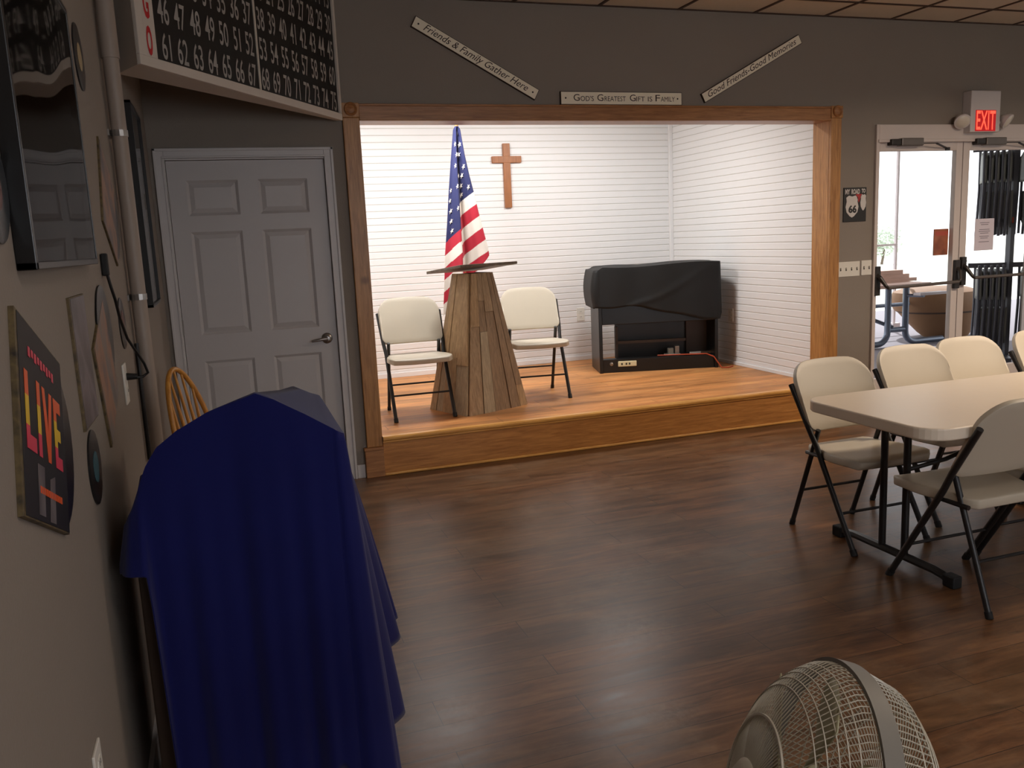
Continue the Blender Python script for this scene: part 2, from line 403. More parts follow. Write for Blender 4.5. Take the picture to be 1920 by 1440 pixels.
def text_poly(body, size, shear=0.0, xs=1.0, weight=0.0, space=1.0):
    cu = bpy.data.curves.new('txt', 'FONT'); cu.body = body; cu.size = size; cu.shear = shear
    cu.align_x = 'CENTER'; cu.align_y = 'CENTER'; cu.offset = weight; cu.space_character = space; cu.resolution_u = 3
    ob = bpy.data.objects.new('txt', cu)
    COL.objects.link(ob)
    bpy.context.view_layer.update()
    me = bpy.data.meshes.new_from_object(ob.evaluated_get(bpy.context.evaluated_depsgraph_get()))
    vs = [(v.co.x * xs, v.co.y) for v in me.vertices]; fs = [tuple(p.vertices) for p in me.polygons]
    bpy.data.objects.remove(ob); bpy.data.curves.remove(cu); bpy.data.meshes.remove(me)
    ys = [v[1] for v in vs]; xx = [v[0] for v in vs]
    cx = (max(xx) + min(xx)) / 2
    return [(x - cx, y) for x, y in vs], fs, max(xx) - min(xx)
def put_text(mb, body, size, O, ex, ey, en, mat, shear=0.0, xs=1.0, weight=0.0, space=1.0, fit=None, off=0.0008):
    vs, fs, w = text_poly(body, size, shear, xs, weight, space)
    k = fit / w if fit else 1.0
    O, ex, ey, en = V(O), V(ex), V(ey), V(en)
    ps = [O + ex * (x * k) + ey * y + en * off for x, y in vs]
    if ex.cross(ey).dot(en) < 0: fs = [tuple(reversed(f)) for f in fs]
    mb.add(ps, fs, mat)

X3, Y3, Z3 = V((1, 0, 0)), V((0, 1, 0)), V((0, 0, 1))
XL = -0.085          # left wall face
SZ = 0.265           # stage deck height
CH = 3.0             # hall ceiling
# ------------------------------------------------------------------ camera
CAM = V((0.23605, -5.47366, 1.50469))
R_ = V((0.94514047, -0.3235581, -0.04494048)); U_ = V((0.09638954, 0.1447845, 0.98475708)); F_ = V((0.31211945, 0.93506556, -0.16802931))
cd = bpy.data.cameras.new('camera'); cam = bpy.data.objects.new('camera', cd); COL.objects.link(cam)
cd.sensor_width = 36; cd.lens = 1600.13 / 1920 * 36; cd.clip_start = 0.05; cd.clip_end = 200
cam.matrix_world = Matrix(((R_.x, U_.x, -F_.x, CAM.x), (R_.y, U_.y, -F_.y, CAM.y), (R_.z, U_.z, -F_.z, CAM.z), (0, 0, 0, 1)))
S.camera = cam

# ------------------------------------------------------------------ room shell
RX, BY = 10.6, -8.6
b = MB(); b.box((XL - 0.15, BY, -0.1), (RX, 0.16, 0), 'floor'); struct(b.build('floor'))
b = MB()
b.box((XL - 0.15, BY, CH), (RX, 0.15, CH + 0.05), 'ceil')
x = 0.385
while x < RX:
    b.box((x - 0.012, BY, CH - 0.006), (x + 0.012, 0, CH + 0.002), 'grid'); x += 0.6
y = -0.37
while y > BY:
    b.box((XL, y - 0.012, CH - 0.0055), (RX, y + 0.012, CH + 0.002), 'grid'); y -= 0.6
b.box((XL, -0.02, CH - 0.0058), (RX, 0, CH + 0.002), 'grid')
struct(b.build('ceiling'))
b = MB()
for x0, x1, z0, z1 in [(XL - 0.15, -0.012, 0, CH), (-0.012, 0.926, 2.052, CH), (0.926, 1.128, 0, CH), (1.128, 4.668, 2.278, CH), (4.668, 5.077, 0, CH), (5.077, 6.82, 2.232, CH), (6.82, RX, 0, CH)]:
    b.box((x0, 0, z0), (x1, 0.15, z1), 'wall')
b.box((-0.012, 0.10, 0), (0.926, 0.15, 2.052), 'wall')  # unseen backing added to stop light leaking round the door
struct(b.build('wall_front'))
b = MB(); b.box((XL - 0.15, BY, 0), (XL, 0, CH), 'wall'); struct(b.build('wall_left'))
b = MB()
for y0, y1, z0, z1 in [(BY, -6.2, 0, CH), (-6.2, -4.4, 0, 0.9), (-6.2, -4.4, 2.3, CH), (-4.4, -3.0, 0, CH), (-3.0, -1.2, 0, 0.9), (-3.0, -1.2, 2.3, CH), (-1.2, 0, 0, CH)]:
    b.box((RX, y0, z0), (RX + 0.15, y1, z1), 'wall')
struct(b.build('wall_right'))
for i, (y0, y1) in enumerate([(-6.2, -4.4), (-3.0, -1.2)]):
    b = MB()
    for a0, a1, z0, z1 in [(y0, y0 + .05, .9, 2.3), (y1 - .05, y1, .9, 2.3), (y0, y1, .9, .95), (y0, y1, 2.25, 2.3), ((y0 + y1) / 2 - .02, (y0 + y1) / 2 + .02, .9, 2.3)]:
        b.box((RX + 0.03, a0, z0), (RX + 0.09, a1, z1), 'white')
    w = struct(b.build('window_%d' % (i + 1)))
    g = MB(); g.box((RX + 0.055, y0 + .05, .95), (RX + 0.06, y1 - .05, 2.25), 'doorglass'); g.build('pane', w)
b = MB()
for x0, x1, z0, z1 in [(XL - 0.15, 1.0, 0, CH), (1.0, 5.0, 0, 0.9), (1.0, 5.0, 2.4, CH), (5.0, RX + 0.15, 0, CH)]: b.box((x0, BY - 0.15, z0), (x1, BY, z1), 'wall')
struct(b.build('wall_back'))
b = MB()
for a0, a1, z0, z1 in [(1.0, 1.05, .9, 2.4), (4.95, 5.0, .9, 2.4), (1.0, 5.0, .9, .95), (1.0, 5.0, 2.35, 2.4), (2.31, 2.35, .9, 2.4), (3.65, 3.69, .9, 2.4)]: b.box((a0, BY - 0.09, z0), (a1, BY - 0.03, z1), 'white')
w = struct(b.build('window_3')); g = MB(); g.box((1.05, BY - .065, .95), (4.95, BY - .06, 2.35), 'doorglass'); g.build('pane', w)  # unseen window, added as an opening for the fill light
b = MB(); b.box((XL, BY, 0), (XL + 0.014, -0.02, 0.09), 'white'); struct(b.build('baseboard_left'))
b = MB()
for x0, x1 in [(0.969, 1.022), (4.772, 5.07), (6.85, RX)]: b.box((x0, -0.014, 0), (x1, 0, 0.09), 'white')
struct(b.build('baseboard_front', bevel=0.004))

# ------------------------------------------------------------------ stage alcove
def slat_profile(z0, z1, pitch=0.0608, phase=0.0):
    pr = []          # (offset, z, is_groove)
    z = z0 + phase
    while z < z1:
        t = min(z + pitch - 0.006, z1)
        pr.append((0.0, z, t)); z += pitch
    return pr
def slat_wall(name, O, ex, L, en, z0, z1):
    b = MB(); O, ex, en = V(O), V(ex), V(en)
    b.fbox(O + Z3 * z0 - en * 0.05, ex * L, Z3 * (z1 - z0), en * 0.046, 'groove')
    for _, a, t in slat_profile(z0, z1, phase=0.016):
        # each slat: flat face, eased edges
        pl = [(-0.006, a), (-0.001, a), (0.0, a + 0.003), (0.0, t - 0.004), (-0.002, t), (-0.006, t)]
        vs = [O + en * p + Z3 * z for p, z in pl] + [O + ex * L + en * p + Z3 * z for p, z in pl]
        n = len(pl); fs = [(i, (i + 1) % n, n + (i + 1) % n, n + i) for i in range(n)]
        if ex.cross(Z3).dot(en) < 0: fs = [tuple(reversed(f)) for f in fs]
        b.add(vs, fs, 'slat')
    return struct(b.build(name))
SY, SXR, SXL, SCZ = 2.39, 4.66, 1.10, 2.66
slat_wall('wall_stage_back', (SXL, SY, 0), X3, SXR - SXL, -Y3, SZ, SCZ)
slat_wall('wall_stage_right', (SXR, 0.186, 0), Y3, SY - 0.186, -X3, SZ, SCZ)
slat_wall('wall_stage_left', (SXL, SY, 0), -Y3, SY - 0.15, X3, SZ, SCZ)
b = MB(); b.box((SXL - 0.05, 0.15, SCZ), (SXR + 0.05, SY + 0.05, SCZ + 0.05), 'slat'); struct(b.build('ceiling_stage'))
b = MB()
b.box((SXL, SY - 0.012, SZ), (SXR, SY, SZ + 0.045), 'slat'); struct(b.build('baseboard_stage_back', bevel=0.003))
b = MB(); b.box((SXR - 0.012, 0.19, SZ), (SXR, SY - 0.012, SZ + 0.03), 'slat'); struct(b.build('baseboard_stage_right', bevel=0.003))
b = MB(); b.box((SXR - 0.035, SY - 0.035, SZ + 0.045), (SXR, SY, SCZ), 'slat'); struct(b.build('trim_1', bevel=0.004))

st = thing('stage_platform', 'low wooden stage platform with plank deck in the white alcove', 'stage', (2.9, 0, 0))
def local(o, root):      # keep world coordinates when parenting to a thing with only a location
    o.parent = root; o.matrix_parent_inverse = Matrix.Translation(-root.location); return o
b = MB(); b.box((1.146, 0.0, 0.22), (4.651, 0.152, SZ), 'stagefloor'); b.box((1.102, 0.152, 0.22), (4.658, SY - 0.001, SZ), 'stagefloor'); local(b.build('deck'), st)
b = MB(); b.box((1.146, -0.022, 0.018), (4.652, 0.0, 0.222), 'oakx'); local(b.build('riser_board', bevel=0.003), st)
b = MB()
pr = [(0, .0), (-.03, .0), (-.034, .006), (-.034, .012), (-.044, .018), (-.048, .026), (-.048, .036), (-.042, .044), (0, .044)]
b.prism([(p[0], p[1]) for p in pr], (1.146, 0.0, 0.221), Y3, Z3, X3, 3.506, 'oakn'); local(b.build('nosing'), st)
b = MB(); b.box((1.146, -0.03, 0), (4.652, 0, 0.018), 'oakn'); local(b.build('shoe_molding', bevel=0.006), st)

# casing round the stage opening
b = MB(); b.box((1.042, -0.022, 0.2), (1.145, 0, 2.28), 'oakz'); b.box((1.128, 0.0, SZ), (1.145, 0.186, 2.278), 'oakz'); struct(b.build('trim_2', bevel=0.004))
b = MB(); b.box((4.652, -0.022, 0.2), (4.747, 0, 2.28), 'oakz'); b.box((4.652, 0.0, SZ), (4.669, 0.186, 2.278), 'oakz'); struct(b.build('trim_3', bevel=0.004))
b = MB(); b.box((1.145, -0.022, 2.261), (4.652, 0, 2.362), 'oakh'); b.box((1.145, 0.0, 2.261), (4.652, 0.186, 2.278), 'oakh'); b.box((1.14, -0.03, 2.348), (4.656, 0, 2.362), 'oakh'); struct(b.build('trim_4', bevel=0.004))
for i, xc in enumerate((1.0935, 4.6995)):
    b = MB(); b.box((xc - 0.0525, -0.03, 2.28), (xc + 0.0525, 0, 2.366), 'oakz')
    t = struct(b.build('trim_%d' % (5 + i), bevel=0.003))
    b = MB(); b.lathe([(0.041, 0.0), (0.041, 0.010), (0.036, 0.015), (0.030, 0.012), (0.024, 0.006), (0.012, 0.009), (0.001, 0.012)], (xc, -0.03, 2.328), (0, -1, 0), 'oakh', 36)
    b.build('rosette', t, smooth=True)
for i, (x0, x1) in enumerate(((1.024, 1.146), (4.65, 4.772))):
    b = MB(); b.box((x0, -0.036, 0), (x1, 0, 0.182), 'oakh'); b.box((x0 - 0.006, -0.043, 0.182), (x1 + 0.004, 0, 0.2), 'oakh'); struct(b.build('trim_%d' % (7 + i), bevel=0.003))

# ------------------------------------------------------------------ white six-panel door
d = MB()
yf, yb = 0.012, 0.05
xs = [0.003, 0.102, 0.395, 0.510, 0.803, 0.911]; zs = [0.012, 0.235, 0.850, 1.010, 1.625, 1.720, 1.925, 2.038]
def rect_ring(b, x0, x1, z0, z1, y0, X0, X1, Z0, Z1, y1, mat):
    vs = [(x0, y0, z0), (x1, y0, z0), (x1, y0, z1), (x0, y0, z1), (X0, y1, Z0), (X1, y1, Z0), (X1, y1, Z1), (X0, y1, Z1)]
    b.add(vs, [(0, 1, 5, 4), (1, 2, 6, 5), (2, 3, 7, 6), (3, 0, 4, 7)], mat)
cells = set()
for i in range(5):
    for j in range(7):
        x0, x1, z0, z1 = xs[i], xs[i + 1], zs[j], zs[j + 1]
        if i in (1, 3) and j in (1, 3, 5):
            a = 0.016
            rect_ring(d, x0, x1, z0, z1, yf, x0 + a, x1 - a, z0 + a, z1 - a, yf + 0.011, 'door')
            rect_ring(d, x0 + a, x1 - a, z0 + a, z1 - a, yf + 0.011, x0 + 2.6 * a, x1 - 2.6 * a, z0 + 2.6 * a, z1 - 2.6 * a, yf + 0.003, 'door')
            x0 += 2.6 * a; x1 -= 2.6 * a; z0 += 2.6 * a; z1 -= 2.6 * a
            d.add([(x0, yf + .003, z0), (x1, yf + .003, z0), (x1, yf + .003, z1), (x0, yf + .003, z1)], [(0, 1, 2, 3)], 'door')
        else:
            d.add([(x0, yf, z0), (x1, yf, z0), (x1, yf, z1), (x0, yf, z1)], [(0, 1, 2, 3)], 'door')
d.box((xs[0], yf + 0.012, zs[0]), (xs[-1], yb, zs[-1]), 'door')
rect_ring(d, xs[0], xs[-1], zs[0], zs[-1], yf + 0.013, xs[0], xs[-1], zs[0], zs[-1], yf, 'door')
dr = struct(d.build('door_1'))
b = MB()
b.lathe([(0.034, 0), (0.034, 0.006), (0.028, 0.012), (0.016, 0.016), (0.013, 0.045), (0.001, 0.046)], (0.845, yf, 0.935), (0, -1, 0), 'steel', 24)
b.tube([(0.845, yf - 0.042, 0.935), (0.82, yf - 0.046, 0.934), (0.785, yf - 0.047, 0.930), (0.745, yf - 0.042, 0.925)], [0.011, 0.010, 0.009, 0.007], 'steel', 10)
b.build('door_handle', dr, smooth=True)
for zc in (1.81, 1.065, 0.25):
    b = MB(); b.tube([(0.0, yf - 0.006, zc - 0.045), (0.0, yf - 0.006, zc + 0.045)], 0.006, 'steel', 8); b.box((-0.008, yf - 0.004, zc - 0.045), (0.006, yf, zc + 0.045), 'steel'); b.build('hinge', dr)
b = MB()
def casing(b, x0, x1, zt, w, mat):
    for (a0, a1, z0, z1) in [(x0, x0 + w, 0, zt), (x1 - w, x1, 0, zt), (x0 + w, x1 - w, zt - w, zt)]:
        b.box((a0, -0.012, z0), (a1, 0, z1), mat)
    e = 0.016
    for (a0, a1, z0, z1) in [(x0, x0 + e, 0, zt), (x1 - e, x1, 0, zt), (x0, x1, zt - e, zt)]:
        b.box((a0, -0.019, z0), (a1, 0, z1), mat)
    for (a0, a1, z0, z1) in [(x0 + w - .012, x0 + w, 0, zt - w), (x1 - w, x1 - w + .012, 0, zt - w), (x0 + w - .012, x1 - w + .012, zt - w, zt - w + .012)]:
        b.box((a0, -0.0155, z0), (a1, 0, z1), mat)
casing(b, -0.061, 0.968, 2.107, 0.056, 'white')
b.box((-0.012, 0, 0), (0.0, 0.1, 2.052), 'white'); b.box((0.914, 0, 0), (0.926, 0.1, 2.052), 'white'); b.box((0, 0, 2.041), (0.914, 0.1, 2.052), 'white')
struct(b.build('trim_9', bevel=0.003))

# ------------------------------------------------------------------ glass exit doors
b = MB()
b.box((5.075, -0.02, 0), (5.103, 0.11, 2.233), 'alu'); b.box((6.79, -0.02, 0), (6.82, 0.11, 2.233), 'alu'); b.box((5.103, -0.02, 2.122), (6.79, 0.11, 2.233), 'alu'); b.box((5.09, -0.03, 2.10), (6.80, -0.01, 2.122), 'alu')
struct(b.build('trim_10', bevel=0.003))
def leaf(name, x0, x1, sl, sr):
    b = MB()
    for a0, a1, z0, z1 in [(x0, x0 + sl, 0.01, 2.117), (x1 - sr, x1, 0.01, 2.117), (x0 + sl, x1 - sr, 2.036, 2.117), (x0 + sl, x1 - sr, 0.01, 0.26)]:
        b.box((a0, 0.0, z0), (a1, 0.045, z1), 'alu')
    o = struct(b.build(name, bevel=0.002))
    g = MB(); g.box((x0 + sl, 0.02, 0.26), (x1 - sr, 0.026, 2.036), 'doorglass'); g.build('glass', o)
    return o
d2 = leaf('door_2', 5.105, 5.941, 0.02, 0.062); d3 = leaf('door_3', 5.949, 6.788, 0.066, 0.07)
def panic(o, xa, xb, zl, zr, flip):
    b = MB()
    b.tube([(xa + 0.05, -0.085, zl), (xb - 0.045, -0.085, zr)], 0.0125, 'barmet', 10); b.build('push_bar', o, smooth=True)
    for x, z, w in ((xa, zl, 0.05), (xb, zr, -0.045)):
        b = MB(); b.box((x - 0.024, -0.03, z - 0.06), (x + 0.024, 0.0, z + 0.17), 'alud')
        b.tube([(x, -0.02, z + 0.10), (x, -0.05, z + 0.08), (x + w * .6, -0.085, z + 0.015), (x + w, -0.085, z)], [0.02, 0.018, 0.014, 0.013], 'alud', 8)
        b.build('bar_pivot', o, bevel=0.003)
panic(d2, 5.115, 5.912, 0.99, 1.0, 0); panic(d3, 5.978, 6.745, 1.022, 1.022, 1)
def closer(o, x0):
    b = MB(); b.box((x0, -0.062, 2.070), (x0 + 0.21, -0.0, 2.128), 'barmet'); b.box((x0 - 0.09, -0.055, 2.076), (x0, -0.0, 2.122), 'alud'); b.build('closer_body', o, bevel=0.006)
    b = MB(); b.tube([(x0 + 0.12, -0.035, 2.105), (x0 + 0.12, -0.035, 2.085)], 0.012, 'alud'); b.beam((x0 + 0.12, -0.035, 2.088), (x0 + 0.33, -0.07, 2.085), 0.02, 0.006, 'alud')
    b.beam((x0 + 0.33, -0.07, 2.082), (x0 + 0.50, -0.005, 2.05), 0.02, 0.006, 'alud'); b.box((x0 + 0.48, -0.012, 2.036), (x0 + 0.52, 0.0, 2.06), 'alud'); b.build('closer_arm', o)
closer(d2, 5.28); closer(d3, 6.12)

b = MB(); b.box((5.731, 0.046, 1.213), (5.878, 0.058, 1.424), 'plac'); pl = tag(b.build('placard', bevel=0.004), 'orange brown placard on the glass of the left exit door', 'sign')
b = MB(); b.box((5.742, 0.044, 1.37), (5.868, 0.046, 1.405), 'placr'); b.build('top_strip', pl)
b = MB(); b.box((6.131, 0.0265, 1.232), (6.334, 0.0285, 1.49), 'paper'); pp = tag(b.build('notice_sheet'), 'white paper notice taped on the right exit door glass', 'notice')
b = MB()
for i, (w, z) in enumerate([(0.10, 1.455), (0.08, 1.44), (0.11, 1.40), (0.12, 1.385), (0.09, 1.37), (0.10, 1.345), (0.08, 1.33), (0.11, 1.30)]):
    b.box((6.232 - w / 2, 0.0262, z), (6.232 + w / 2, 0.0265, z + 0.005), 'pencil')
b.build('printed_lines', pp)

# exit sign with two emergency lamps
ex = thing('exit_sign', 'white EXIT sign with glowing red letters above the glass doors', 'exit sign', (6.07, 0, 2.165))
b = MB(); b.box((5.918, -0.085, 2.165), (6.218, -0.0, 2.48), 'fixture'); local(b.build('housing', bevel=0.006), ex)
b = MB(); b.box((5.966, -0.088, 2.172), (6.172, -0.085, 2.332), 'exitred'); local(b.build('face_panel'), ex)
b = MB(); put_text(b, 'EXIT', 0.205, (6.069, -0.089, 2.246), X3, Z3, -Y3, 'exitlet', fit=0.192, weight=0.002); local(b.build('letters'), ex)
for sx in (-1, 1):
    xc = 6.07 + sx * 0.225
    b = MB(); b.tube([(6.07 + sx * 0.15, -0.05, 2.24), (xc, -0.06, 2.245)], 0.013, 'fixture', 8)
    dv = V((sx * 0.35, -0.75, -0.55)).normalized()
    b.lathe([(0.02, -0.05), (0.042, -0.03), (0.058, 0.0), (0.062, 0.022), (0.056, 0.024)], (xc, -0.07, 2.255), dv, 'fixture', 24)
    h = local(b.build('lamp_head', smooth=True), ex)
    b = MB(); b.lathe([(0.055, 0.018), (0.048, 0.026), (0.02, 0.031), (0.001, 0.032)], (xc, -0.07, 2.255), dv, 'lamp', 24); l2 = b.build('lens', h, smooth=True)

# switches, outlets
def plate(name, label, cat, O, ex_, ez_, en_, w, h, n, kind, par=None):
    O, ex_, ez_, en_ = V(O), V(ex_), V(ez_), V(en_)
    b = MB(); b.fbox(O - ex_ * w / 2 - ez_ * h / 2, ex_ * w, ez_ * h, en_ * 0.006, 'outlet')
    o = tag(b.build(name, bevel=0.002), label, cat)
    for i in range(n):
        c = O + ex_ * ((i - (n - 1) / 2) * w / max(n, 1)) + en_ * 0.006
        b = MB()
        if kind == 'switch':
            b.fbox(c - ex_ * 0.005 - ez_ * 0.012, ex_ * 0.010, ez_ * 0.024, en_ * 0.002, 'slot')
            b.fbox(c - ex_ * 0.004 - ez_ * 0.002, ex_ * 0.008, ez_ * 0.012, en_ * 0.012, 'outlet')
            b.build('toggle', o)
        else:
            for s in (-1, 1):
                b2 = MB(); q = c + ez_ * s * h * 0.2
                b2.fbox(q - ex_ * 0.014 - ez_ * 0.013, ex_ * 0.028, ez_ * 0.026, en_ * 0.002, 'outlet')
                for dx in (-0.006, 0.005): b2.fbox(q + ex_ * dx - ez_ * 0.002 + en_ * 0.002, ex_ * 0.002, ez_ * 0.010, en_ * 0.0005, 'slot')
                b2.build('socket', o)
    return o
plate('light_switch_plate', 'white four gang light switch plate beside the wooden stage casing', 'light switch', (4.853, 0, 1.153), X3, Z3, -Y3, 0.205, 0.114, 4, 'switch')
plate('light_switch_plate', 'white two gang switch plate next to the exit door frame', 'light switch', (5.021, 0, 1.155), X3, Z3, -Y3, 0.098, 0.114, 2, 'switch')
plate('wall_outlet', 'white wall outlet on stage back wall left of black cover', 'outlet', (3.617, SY, 0.725), X3, Z3, -Y3, 0.082, 0.13, 1, 'outlet')
plate('wall_outlet', 'white wall outlet on right stage wall behind the organ', 'outlet', (SXR, 1.32, 0.72), -Y3, Z3, -X3, 0.075, 0.12, 1, 'outlet')
po = plate('wall_outlet', 'white outlet on left wall with black plug in it', 'outlet', (XL, -2.50, 1.10), Y3, Z3, X3, 0.078, 0.13, 1, 'outlet')
plate('wall_outlet', 'white outlet low on left wall at bottom photo edge', 'outlet', (XL, -3.75, 0.50), Y3, Z3, X3, 0.075, 0.12, 1, 'outlet')

# ------------------------------------------------------------------ signs above the stage
def wsign(label, cx, cz, L, H, ang, texts):
    a = math.radians(ang); e1 = V((math.cos(a), 0, math.sin(a))); e2 = V((-math.sin(a), 0, math.cos(a)))
    c = V((cx, 0, cz))
    t = thing('wooden_sign', label, 'sign', c)
    b = MB(); b.fbox(c - e1 * L / 2 - e2 * H / 2, e1 * L, e2 * H, -Y3 * 0.018, 'edge')
    i = 0.004
    b.fbox(c - e1 * (L / 2 - i) - e2 * (H / 2 - i) - Y3 * 0.018, e1 * (L - 2 * i), e2 * (H - 2 * i), -Y3 * 0.002, 'cream')
    local(b.build('board'), t)
    for kw in texts:
        b = MB()
        body, size, ox, oy, fit, shear = kw
        put_text(b, body, size, c + e1 * ox + e2 * oy - Y3 * 0.0205, e1, e2, -Y3, 'ink', shear=shear, fit=fit); local(b.build('lettering'), t)
    if ang <= 0:
        for s in (-1, 1):
            b = MB(); b.lathe([(0.006, 0), (0.006, 0.0006)], c + e1 * s * (L / 2 - 0.035) - Y3 * 0.0205, (0, -1, 0), 'ink', 10); local(b.build('dot'), t)
wsign('cream sign reading Friends & Family Gather Here, tilted down to the right', 1.922, 2.640, 0.909, 0.073, -28.4, [('Friends & Family Gather Here', 0.062, 0, 0.002, 0.76, 0.35)])
x0 = -0.365; tx = []
for word, w in (("G", .048), ("OD'S", .105), (None, .02), ("G", .048), ("REATEST", .172), (None, .022), ("G", .048), ("IFT", .07), (None, .02), ("IS", .036), (None, .022), ("F", .038), ("AMILY", .118)):
    if word:
        big = len(word) == 1
        tx.append((word, 0.062 if big else 0.046, x0 + w / 2, 0.001 if big else -0.005, w * 0.92, 0.0))
    x0 += w
wsign("cream sign reading God's Greatest Gift is Family, level above the stage header", 2.942, 2.4065, 0.909, 0.086, 0, tx)
wsign('cream sign reading Good Friends-Good Memories, tilted up to the right', 3.969, 2.622, 0.908, 0.068, 27.5, [('Good Friends-Good Memories', 0.060, 0, 0.002, 0.82, 0.35)])

# road sign plaque
t = thing('metal_plaque', 'black road themed plaque with white 66 shield on the wall', 'sign', (4.895, 0, 1.64))
b = MB(); b.box((4.79, -0.008, 1.513), (5.002, 0, 1.77), 'signblk'); local(b.build('plate', bevel=0.002), t)
b = MB()
sh = [(-.055, .06), (-.03, .075), (0, .068), (.03, .075), (.055, .06), (.05, .03), (.06, -.01), (.05, -.05), (.02, -.08), (0, -.09), (-.02, -.08), (-.05, -.05), (-.06, -.01), (-.05, .03)]
b.prism(sh, (4.868, -0.008, 1.635), X3, Z3, -Y3, 0.001, 'signw')
b.prism([(x * 0.45 + 0.0, y * 0.75) for x, y in sh], (4.972, -0.008, 1.662), X3, Z3, -Y3, 0.001, 'signw')
local(b.build('shield'), t)
b = MB(); put_text(b, '66', 0.075, (4.872, -0.0095, 1.605), X3, Z3, -Y3, 'signblk', weight=0.003); local(b.build('shield_number'), t)
b = MB(); put_text(b, 'ROAD', 0.05, (4.899, -0.0085, 1.737), X3, Z3, -Y3, 'signw', fit=0.078, weight=0.002); local(b.build('lettering'), t); b = MB(); put_text(b, 'TO', 0.04, (4.972, -0.0085, 1.742), X3, Z3, -Y3, 'signw', fit=0.036, weight=0.002); local(b.build('lettering'), t); b = MB(); put_text(b, 'MY', 0.05, (4.824, -0.0085, 1.737), X3, Z3, -Y3, 'signw', fit=0.044, weight=0.002)
local(b.build('lettering'), t)
b = MB(); b.prism([(-.03, .03), (.03, .03), (.012, -.005), (.0, -.035), (-.012, -.005)], (4.93, -0.008, 1.69), X3, Z3, -Y3, 0.001, 'signr'); local(b.build('red_emblem'), t)

# ------------------------------------------------------------------ bingo number board across the corner
BL, BR = V((0.0188, -1.6376, 2.2538)), V((1.030, -0.075, 2.2538))
bd = (BR - BL); Lb = bd.length; bd.normalize(); bn = V((bd.y, -bd.x, 0)).normalized()
BH = 0.738
t = thing('bingo_board', 'black bingo number board in a white frame across the corner', 'bingo board', BL)
def BP(s, z, o=0.0): return BL + bd * s + Z3 * z + bn * o
b = MB(); q_ = [BP(0, 0, -0.01), BP(Lb, 0, -0.01), BP(Lb - .01, 0, -0.03), V((-0.083, -1.43, BL.z))]
b.prism([(v.x, v.y) for v in q_], (0, 0, BL.z), X3, Y3, Z3, BH, 'bwhite'); local(b.build('case'), t)
b = MB(); b.fbox(BP(0.13, 0.04, -0.01), bd * (Lb - 0.155), Z3 * (BH - 0.06), bn * 0.003, 'bblack'); local(b.build('number_panel'), t)
b = MB(); b.fbox(BP(0.042, 0.04, -0.01), bd * 0.088, Z3 * (BH - 0.06), bn * 0.004, 'bwhite'); local(b.build('letter_strip'), t)
b = MB(); b.fbox(BP(0, 0, -0.01), bd * Lb, Z3 * 0.04, bn * 0.016, 'bwhite'); b.fbox(BP(0, 0.04, -0.01), bd * 0.042, Z3 * (BH - 0.06), bn * 0.016, 'bwhite'); b.fbox(BP(Lb - 0.025, 0.04, -0.01), bd * 0.025, Z3 * (BH - 0.06), bn * 0.016, 'bwhite'); b.fbox(BP(0, BH - 0.02, -0.01), bd * Lb, Z3 * 0.02, bn * 0.016, 'bwhite'); local(b.build('front_frame', bevel=0.003), t)
b = MB(); b.fbox(BP(0.966 * Lb / 1.935, 0.04, -0.007), bd * 0.014, Z3 * (BH - 0.06), bn * 0.005, 'bwhite'); local(b.build('divider'), t)
for r, half in [(r, h) for r in range(5) for h in (0, 1)]:
    b = MB()
    for c in (range(7) if half == 0 else range(7, 15)):
        num = 61 - 15 * r + c
        s = (0.205 + 0.1165 * c if c < 7 else 1.036 + 0.1165 * (c - 7)) * Lb / 1.935
        put_text(b, str(num), 0.150, BP(s, 0.097 + 0.144 * r, -0.0065), bd, Z3, bn, 'bnum', xs=0.52, weight=0.0012)
    local(b.build('numerals'), t)
for r, ch in enumerate('OGNIB'):
    b = MB(); put_text(b, ch, 0.15, BP(0.086, 0.10 + 0.144 * r, -0.0055), bd, Z3, bn, 'bred', fit=0.036 if ch != 'I' else 0.014, weight=0.006); local(b.build('letter'), t)

